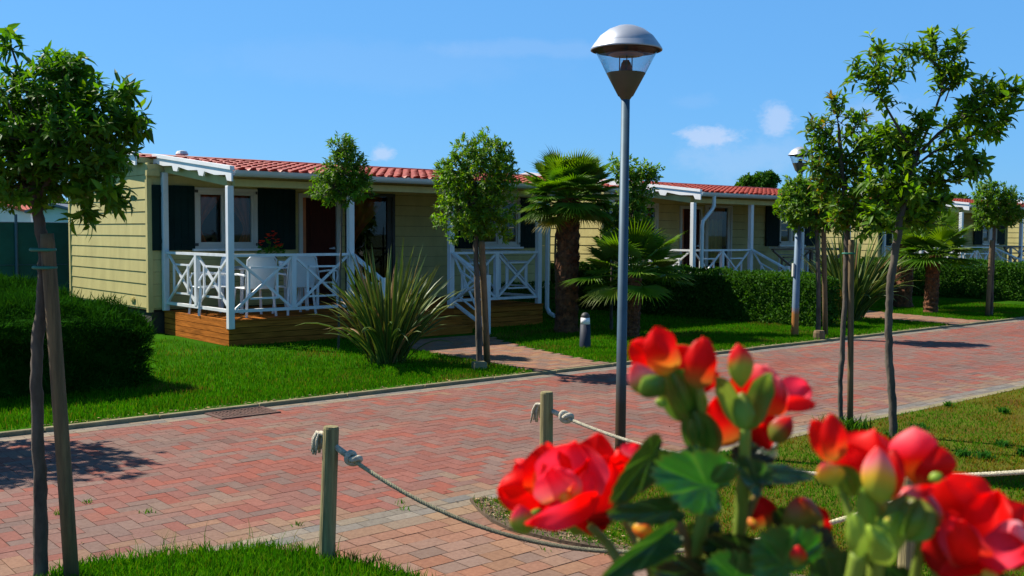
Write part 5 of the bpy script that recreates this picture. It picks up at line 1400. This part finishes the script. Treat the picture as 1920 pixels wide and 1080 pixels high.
        return s.surf(name, M['begleaf'], s.t, G_, C_)
BASE1 = D(1330, 1330, .47); BASE2 = D(1660, 1360, .42)
b1 = Plant('begonia_plant', 'red begonia with a wide open pink-centred bloom and big toothed leaves in the foreground', BASE1)
b2 = Plant('begonia_plant', 'red begonia at the lower right corner, with plump half-open buds on thick pale stems', BASE2)

# ---- open bloom A
dA = .49
core = b1.bud((1052, 950), (1064, 922), dA-.004, dA-.010, 24, (GRN, YEL, YEL), name='blossom', flat=1)
P_ = lambda *a, **k: b1.petal(*a, parent=core, **k)
P_((1060, 932), (932, 914), dA+.014, dA+.006, 92, cols=(RED0, RED0, RED0), cup=-.3, bow=.06, tilt=.15)
P_((1055, 930), (966, 866), dA+.018, dA+.014, 96, cols=(RED0, PINK, PINK, RED0), cup=.4, bow=.08, tilt=.2)
P_((1045, 935), (1022, 832), dA+.006, dA+.004, 104, cols=(ORA, RED0, RED0), cup=.3, bow=.10, tilt=.35)
P_((1008, 932), (1020, 868), dA-.002, dA-.002, 26, cols=(ORA, (.55, .05, .01), ORA), cup=.6, bow=.06, tilt=.5)
P_((1100, 930), (1124, 812), dA+.020, dA+.018, 84, cols=(RED0, RED0, RED0), cup=.2, bow=.10)
P_((1066, 935), (1080, 828), dA+.000, dA+.004, 136, cols=(PALE, PINK, PINK, RED0), cup=.45, bow=.12)
P_((1072, 950), (1142, 856), dA+.002, dA+.006, 104, cols=(RED0, RED0, RED0), cup=.35, bow=.12, tilt=-.45)
P_((1060, 940), (1036, 876), dA-.008, dA-.006, 92, cols=(YEL, PALE, PINK, PINK), cup=.6, bow=.10, tilt=.2)
P_((1062, 940), (1106, 882), dA-.008, dA-.004, 44, cols=(YEL, PINK, PINK), cup=.8, bow=.12, tilt=-.5)
P_((1085, 940), (1140, 985), dA+.004, dA+.010, 78, cols=(RED0, RED0, DKR), cup=.3, bow=.1)
P_((1122, 928), (986, 982), dA-.014, dA-.024, 54, cols=(RED0, RED0, PINK, RED0), cup=.8, bow=.10, tilt=.5, p=.9, q=.45, basew=.35)
P_((1080, 955), (1020, 955), dA-.008, dA-.010, 36, cols=(RED0, PINK, RED0), cup=.4, bow=.05)
# small neighbour flower right of A
core = b1.bud((1165, 905), (1170, 885), dA+.02, dA+.012, 22, (ORA, YEL, YEL), name='blossom', flat=1)
for (t_, w_, c_, tl) in (((1145, 915), 60, (ORA, RED0, RED0), .3), ((1195, 868), 56, (PALE, RED1, RED0), -.2), ((1160, 845), 78, (RED0, RED0, RED0), .1), ((1190, 900), 46, (ORA, RED0, RED0), -.4), ((1140, 870), 62, (ORA, RED0, RED0), .4)):
    P_((1168, 895), t_, dA+.022, dA+.016+random.uniform(-.008, .008), w_, cols=c_, cup=.4, tilt=tl)
b1.petal((1180, 865), (1198, 832), dA+.03, dA+.028, 54, cols=(PALE, PINK, RED1), cup=.2)
# bud and ovary below A
o = b1.bud((988, 1002), (976, 945), dA-.01, dA-.012, 44, (LGR, GRN, LGR, PINK, RED0), fat=.4)
b1.bud((1005, 985), (985, 965), dA-.004, dA-.002, 52, (DGR, DGR, GRN), name='bract')
b1.ovary((1120, 995), (1090, 945), dA+.016, dA+.008, 92, (OLV, GRN, OLV))
b1.petal((1040, 965), (985, 915), dA+.02, dA+.012, 40, cols=(GRN, ORA, RED0), cup=.3)

# ---- top cluster B
dB = .46
hub = b1.bud((1330, 865), (1318, 770), dB+.02, dB+.016, 46, (GRN, OLV, OLV), name='blossom', flat=.9)
P_ = lambda *a, **k: b1.petal(*a, parent=hub, **k)
P_((1248, 700), (1186, 640), dB+.004, dB-.002, 66, cols=(LGR, RED0, RED0), cup=-.45, bow=.12, tilt=.3)
P_((1252, 705), (1228, 612), dB-.004, dB-.006, 66, cols=(LGR, RED0, RED0), cup=-.5, bow=.1, tilt=-.2)
b1.bud((1215, 742), (1192, 678), dB-.006, dB-.01, 48, (LGR, GRN, PALE, RED0), fat=.42)
b1.bud((1240, 742), (1208, 705), dB-.012, dB-.016, 46, (DGR, DGR, LGR), name='bract')
b1.bud((1252, 757), (1228, 752), dB-.004, dB-.004, 16, (LGR, LGR, LGR), name='bract')
b1.ovary((1305, 790), (1250, 690), dB+.004, dB-.002, 84, (OLV, GRN, OLV, GRN))
P_((1308, 730), (1318, 632), dB-.012, dB-.014, 60, cols=(OLV, RED0, RED0), cup=-.4, bow=.12, p=.85, q=.5)
P_((1306, 728), (1268, 648), dB+.008, dB+.012, 70, cols=(DKR, RED0, RED0), cup=-.2, bow=.05)
P_((1300, 725), (1350, 702), dB+.012, dB+.016, 40, cols=(RED0, RED0, RED0), cup=.1)
P_((1310, 740), (1290, 800), dB+.018, dB+.018, 40, cols=(ORA, ORA, RED0), cup=.1)
b1.bud((1392, 728), (1380, 644), dB-.016, dB-.018, 42, (GRN, LGR, LGR, RED1, RED0), fat=.52, flat=.7)
b1.petal((1398, 806), (1344, 706), dB-.012, dB-.020, 40, cols=(GRN, LGR, OLV), cup=.5, bow=-.10, name='bract', m='bud', p=.9)
b1.petal((1396, 806), (1444, 700), dB-.012, dB-.020, 50, cols=(GRN, OLV, DGR, LGR), cup=.5, bow=-.10, name='bract', m='bud', p=.85)
b1.petal((1396, 806), (1392, 735), dB-.018, dB-.014, 40, cols=(GRN, GRN, OLV), cup=-.6, bow=.05, name='bract', m='bud', p=.95)
P_((1398, 760), (1440, 686), dB+.004, dB+.004, 108, cols=(RED0, RED1, PALE), cup=.25, bow=.14, tilt=-.2)
P_((1430, 775), (1462, 708), dB-.002, dB+.002, 78, cols=(ORA, RED1, PALE), cup=-.35, bow=.12, tilt=-.4)
P_((1455, 755), (1518, 722), dB+.014, dB+.018, 62, cols=(RED0, PINK, PINK), cup=.4, bow=.1, tilt=.2)
P_((1450, 758), (1532, 758), dB+.006, dB+.006, 38, cols=(RED0, RED0, RED1, DKR), cup=-.5, bow=.1, tilt=.6)
P_((1400, 820), (1440, 760), dB+.016, dB+.012, 84, cols=(RED0, RED0, RED0), cup=.2)
P_((1408, 825), (1432, 795), dB+.014, dB+.01, 76, cols=(DKR, RED0, RED0), cup=.3)
P_((1372, 835), (1340, 745), dB+.022, dB+.018, 78, cols=(OLV, RED1, RED0), cup=.25)
P_((1350, 835), (1352, 775), dB+.028, dB+.024, 60, cols=(RED0, RED0, RED0), cup=.2)
b1.bud((1448, 830), (1485, 782), dB+.004, dB+.002, 38, (OLV, OLV, DKR, RED0), fat=.45)
b1.ovary((1320, 850), (1300, 770), dB+.002, dB-.004, 66, (GRN, DGR, OLV))
b1.stem([(1398, 795, dB-.01), (1396, 860, dB-.008), (1390, 960, dB+.0), (1360, 1330, .47)], (20, 32), ((.30, .42, .06), (.20, .30, .04)))
b1.stem([(1312, 725, dB-.004), (1316, 790, dB), (1330, 900, dB+.01), (1330, 1330, .47)], (15, 30), ((.34, .38, .05), (.20, .26, .04)))
b1.stem([(1255, 690, dB+.01), (1292, 760, dB+.01), (1325, 830, dB+.012)], (12, 18))

# ---- leaves of the first plant
LIT = ((.060, .27, .045), (.026, .15, .026)); SHD = ((.020, .050, .012), (.012, .032, .009)); MID = ((.045, .12, .03), (.025, .085, .018))  # lit, shaded and middle greens: light and shade put into the leaf colours
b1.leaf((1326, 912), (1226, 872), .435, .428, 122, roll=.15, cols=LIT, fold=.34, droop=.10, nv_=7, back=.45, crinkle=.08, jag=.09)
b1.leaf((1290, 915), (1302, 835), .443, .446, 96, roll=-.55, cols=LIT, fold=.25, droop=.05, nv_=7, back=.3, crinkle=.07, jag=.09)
b1.leaf((1225, 850), (1140, 945), .462, .450, 92, roll=.75, cols=SHD, fold=.15, droop=-.08, nv_=7, back=.25)
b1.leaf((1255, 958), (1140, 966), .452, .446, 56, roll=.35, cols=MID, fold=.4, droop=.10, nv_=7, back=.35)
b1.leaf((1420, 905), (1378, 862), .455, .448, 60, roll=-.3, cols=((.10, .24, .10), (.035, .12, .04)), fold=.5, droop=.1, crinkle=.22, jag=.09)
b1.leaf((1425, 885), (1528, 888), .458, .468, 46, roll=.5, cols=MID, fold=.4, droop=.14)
b1.leaf((1400, 865), (1450, 818), .475, .482, 78, roll=.4, cols=SHD, fold=.3, droop=.05)
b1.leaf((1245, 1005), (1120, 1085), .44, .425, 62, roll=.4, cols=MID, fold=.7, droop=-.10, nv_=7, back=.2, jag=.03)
b1.leaf((1400, 1060), (1325, 1010), .445, .44, 120, roll=.5, cols=SHD, fold=.2, droop=.1)
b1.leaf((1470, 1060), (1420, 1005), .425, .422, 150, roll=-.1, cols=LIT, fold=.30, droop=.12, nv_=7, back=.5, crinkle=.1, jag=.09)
b1.leaf((1520, 1050), (1540, 985), .44, .445, 90, roll=-.4, cols=SHD, fold=.3, droop=.1)
b1.leaf((1330, 1090), (1230, 1072), .44, .43, 86, roll=.3, cols=SHD, fold=.3, droop=.1)
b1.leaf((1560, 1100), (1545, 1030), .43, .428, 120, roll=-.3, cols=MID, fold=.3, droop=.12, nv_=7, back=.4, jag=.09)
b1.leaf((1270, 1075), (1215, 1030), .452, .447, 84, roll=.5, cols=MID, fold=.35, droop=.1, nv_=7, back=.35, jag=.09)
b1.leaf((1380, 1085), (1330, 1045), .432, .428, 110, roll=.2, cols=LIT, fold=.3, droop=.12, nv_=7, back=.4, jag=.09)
b1.leaf((1495, 1000), (1455, 955), .462, .458, 70, roll=.3, cols=SHD, fold=.3, droop=.1, nv_=7, jag=.08)
b1.leaf((1300, 1010), (1345, 975), .466, .463, 64, roll=-.3, cols=SHD, fold=.3, droop=.1, nv_=7, jag=.08)
b1.bud((1492, 1062), (1496, 1022), .418, .416, 28, (LGR, OLV, RED1, RED0), fat=.5)
# shaded heart-shaped buds low in the plant
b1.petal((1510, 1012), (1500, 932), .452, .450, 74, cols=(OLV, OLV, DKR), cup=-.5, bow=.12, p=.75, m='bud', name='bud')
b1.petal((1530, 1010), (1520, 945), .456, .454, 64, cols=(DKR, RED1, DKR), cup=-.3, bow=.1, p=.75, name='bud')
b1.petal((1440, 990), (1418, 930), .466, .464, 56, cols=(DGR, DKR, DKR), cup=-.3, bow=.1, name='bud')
b1.bud((1200, 1010), (1212, 980), .47, .468, 34, (OLV, ORA, YEL, RED1), fat=.5)
b1.bud((1402, 985), (1418, 978), .448, .446, 22, (OLV, ORA, YEL))
# stems of the first plant
b1.stem([(1105, 985, dA), (1140, 1020, dA), (1190, 1100, .48), (1290, 1330, .47)], (16, 24), ((.20, .26, .04), (.22, .30, .05)))
b1.stem([(1165, 960, dA+.01), (1190, 1010, dA), (1230, 1080, .48), (1300, 1330, .47)], (16, 22), ((.24, .24, .05), (.22, .28, .05)))
b1.stem([(1268, 972, .455), (1285, 1010, .455), (1305, 1060, .46), (1320, 1330, .47)], (18, 26), ((.32, .16, .06), (.22, .16, .04)), name='petiole')
b1.stem([(1322, 920, .45), (1316, 980, .452), (1300, 1060, .46), (1310, 1330, .47)], (26, 34), ((.22, .32, .05), (.20, .30, .05)))
b1.stem([(1428, 905, .46), (1405, 960, .46), (1370, 1030, .462), (1340, 1330, .47)], (14, 20), ((.30, .20, .05), (.22, .24, .04)), name='petiole')
b1.stem([(1380, 975, .47), (1390, 1010, .46), (1440, 1040, .45), (1420, 1330, .46)], (14, 20), ((.24, .26, .05), (.22, .24, .04)))
b1.stem([(1200, 1010, .47), (1215, 1060, .475), (1300, 1330, .47)], (12, 16), ((.24, .26, .05), (.22, .24, .04)))

# ---- right cluster C
dC = .405
hub = b2.bud((1648, 960), (1655, 935), dC+.006, dC+.004, 40, (LGR, LGR, GRN), name='blossom', flat=.9)
P_ = lambda *a, **k: b2.petal(*a, parent=hub, **k)
P_((1566, 866), (1524, 788), dC+.004, dC+.0, 50, cols=(ORA, RED1, RED0), cup=-.4, bow=.10, tilt=.3)
P_((1568, 866), (1556, 776), dC-.002, dC-.004, 50, cols=(OLV, RED1, RED0), cup=-.5, bow=.10, tilt=-.25)
b2.bud((1560, 912), (1546, 866), dC-.004, dC-.008, 46, (LGR, LGR, YEL, PINK), fat=.45)
b2.ovary((1600, 930), (1570, 872), dC+.004, dC+.0, 58, (LGR, GRN, OLV))
P_((1608, 912), (1640, 806), dC+.010, dC+.014, 128, cols=(PALE, RED0, RED0, RED0), cup=-.3, bow=.12, p=.72, q=.5)
P_((1612, 910), (1590, 832), dC+.008, dC+.01, 76, cols=(PALE, RED0, RED0), cup=-.3, bow=.1)
b2.bud((1652, 945), (1648, 836), dC-.014, dC-.014, 54, (LGR, LGR, YEL, PALE, RED0), fat=.45, flat=.7)
P_((1660, 935), (1676, 842), dC-.008, dC-.006, 56, cols=(OLV, RED1, DKR), cup=-.4, bow=.1)
b2.bud((1722, 912), (1712, 800), dC-.002, dC-.004, 78, (OLV, YEL, RED1, PINK, PALE), fat=.62, flat=.8, m='petal')
b2.bud((1738, 915), (1746, 830), dC-.004, dC-.006, 78, (OLV, DKR, RED1, RED0), fat=.56, flat=.8, m='petal')
b2.bud((1742, 900), (1766, 888), dC-.020, dC-.022, 18, (LGR, LGR, GRN), name='bract')
b2.ovary((1695, 1012), (1722, 930), dC-.014, dC-.014, 96, (GRN, GRN, OLV, OLV))
b2.bud((1700, 1000), (1735, 915), dC-.008, dC-.010, 84, (GRN, LGR, OLV, RED1, PALE), fat=.55, flat=.8)
P_((1700, 925), (1752, 918), dC-.02, dC-.016, 26, cols=(PALE, RED0, RED0), cup=.3)
b2.petal((1610, 1045), (1602, 962), dC-.016, dC-.020, 40, cols=(GRN, LGR, LGR), cup=-.6, bow=.10, name='bract', m='bud', p=.9)
b2.petal((1630, 1050), (1622, 905), dC-.004, dC-.010, 40, cols=(LGR, LGR, GRN), cup=-.6, bow=.06, name='bract', m='bud', p=.95)
b2.petal((1640, 1055), (1690, 960), dC-.010, dC-.016, 62, cols=(LGR, LGR, GRN), cup=-.5, bow=.08, name='bract', m='bud', p=.8)
b2.petal((1668, 1060), (1632, 985), dC-.018, dC-.018, 52, cols=(LGR, LGR, LGR), cup=-.6, bow=.08, name='bract', m='bud', p=.8)
b2.bud((1660, 985), (1666, 970), dC-.02, dC-.02, 13, (LGR, LGR, YEL), name='bract')
b2.stem([(1612, 1035, dC-.006), (1602, 1080, dC-.004), (1590, 1160, .41), (1640, 1360, .42)], (34, 40), ((.28, .38, .05), (.22, .30, .04)))
b2.stem([(1648, 940, dC), (1650, 1000, dC-.004), (1640, 1080, dC), (1650, 1360, .42)], (20, 40), ((.34, .44, .06), (.22, .30, .04)))
b2.stem([(1570, 890, dC+.006), (1592, 960, dC+.004), (1604, 1020, dC)], (14, 20), ((.26, .36, .05), (.30, .40, .05)))
# ---- bloom D at the right edge
dD = .40
core = b2.bud((1800, 1055), (1830, 1000), dD+.006, dD-.002, 40, (OLV, DKR, RED1), name='blossom', flat=1)
P_ = lambda *a, **k: b2.petal(*a, parent=core, **k)
P_((1835, 1030), (1770, 892), dD+.016, dD+.014, 150, cols=(DKR, RED1, RED0), cup=-.35, bow=.14, p=.75)
P_((1840, 1020), (1812, 905), dD+.010, dD+.012, 100, cols=(RED1, RED0, RED0), cup=-.4, bow=.12, tilt=-.3)
P_((1835, 1040), (1872, 920), dD+.004, dD+.006, 90, cols=(DKR, RED0, RED0), cup=.4, bow=.10, tilt=.2)
P_((1840, 1040), (1945, 960), dD+.012, dD+.022, 120, cols=(RED1, RED0, RED0), cup=.3, bow=.10)
P_((1845, 1040), (1915, 985), dD-.008, dD-.004, 70, cols=(DKR, PINK, (.95, .55, .62)), cup=.7, bow=.12, tilt=-.35)
P_((1835, 1055), (1930, 1025), dD-.016, dD-.018, 74, cols=(RED0, PINK, RED0), cup=.5, bow=.10, tilt=.4)
P_((1835, 1060), (1775, 965), dD-.010, dD-.018, 78, cols=(DKR, (.90, .06, .03), PINK, RED0), cup=.3, bow=.14, tilt=.2)
P_((1800, 1060), (1808, 975), dD-.014, dD-.020, 66, cols=(DKR, RED1, RED1, RED0), cup=-.3, bow=.12)
P_((1820, 1075), (1745, 990), dD-.004, dD+.0, 96, cols=(DKR, DKR, DKR, RED1), cup=-.3, bow=.14)
P_((1800, 1075), (1728, 1010), dD+.006, dD+.008, 62, cols=(DKR, DKR, DKR), cup=-.2, bow=.1)
P_((1760, 1075), (1900, 1062), dD-.010, dD-.012, 44, cols=(RED1, RED1, RED0), cup=.5, bow=.1, tilt=.5)
b2.ovary((1850, 1110), (1820, 1050), dD+.0, dD+.002, 90, (OLV, OLV, DGR))
b2.ovary((1790, 1100), (1775, 1020), dD+.004, dD+.004, 80, (OLV, OLV, OLV))
b2.bud((1850, 1092), (1862, 1068), dD-.02, dD-.02, 30, (OLV, YEL, ORA))
b2.leaf((1880, 1110), (1840, 1072), dD+.004, dD, 150, roll=.7, cols=((.12, .12, .03), (.08, .09, .02)), fold=.3)
b2.stem([(1822, 1075, dD+.004), (1800, 1130, .405), (1690, 1360, .42)], (20, 28))
b2.leaf((1690, 1110), (1655, 1062), .425, .42, 110, roll=.3, cols=MID, fold=.3, droop=.1, nv_=7, jag=.09)
b2.stem([(1730, 1000, dC), (1716, 1080, dC+.004), (1680, 1360, .42)], (18, 26))
# trough and stand that carry the plants (just below the picture)
zt_ = float(min(BASE1[2], BASE2[2]))+.02
t = thing('flower_trough', 'terracotta flower trough on a wooden stand, just below the begonias at the bottom edge', 'planter', (.135, .445, zt_-.17), 0)
mb = MB(); mb.prism([(-.085, 0), (.085, 0), (.11, .165), (.095, .165), (.088, .14), (-.088, .14), (-.095, .165), (-.11, .165)], 'x', -.27, .27); mb.build('trough', M['terracotta'], t)
mb = MB(); mb.box(-.268, .268, -.087, .087, .13, .150); mb.build('soil', M['soil'], t)
t = thing('planter_stand', 'slatted wooden stand carrying the begonia trough, below the picture', 'stand', (.135, .445, 0), 0)
hz = zt_-.172
mb = MB()
for k in range(4): mb.box(-.30, .30, -.12+k*.062, -.12+k*.062+.054, hz-.022, hz)
mb.build('shelf', M['postwood'], t)
for sx in (-1, 1):
    for sy in (-1, 1):
        mb = MB(); mb.box(sx*.27-.02, sx*.27+.02, sy*.09-.02, sy*.09+.02, -.03, hz-.023); mb.build('leg', M['postwood'], t)
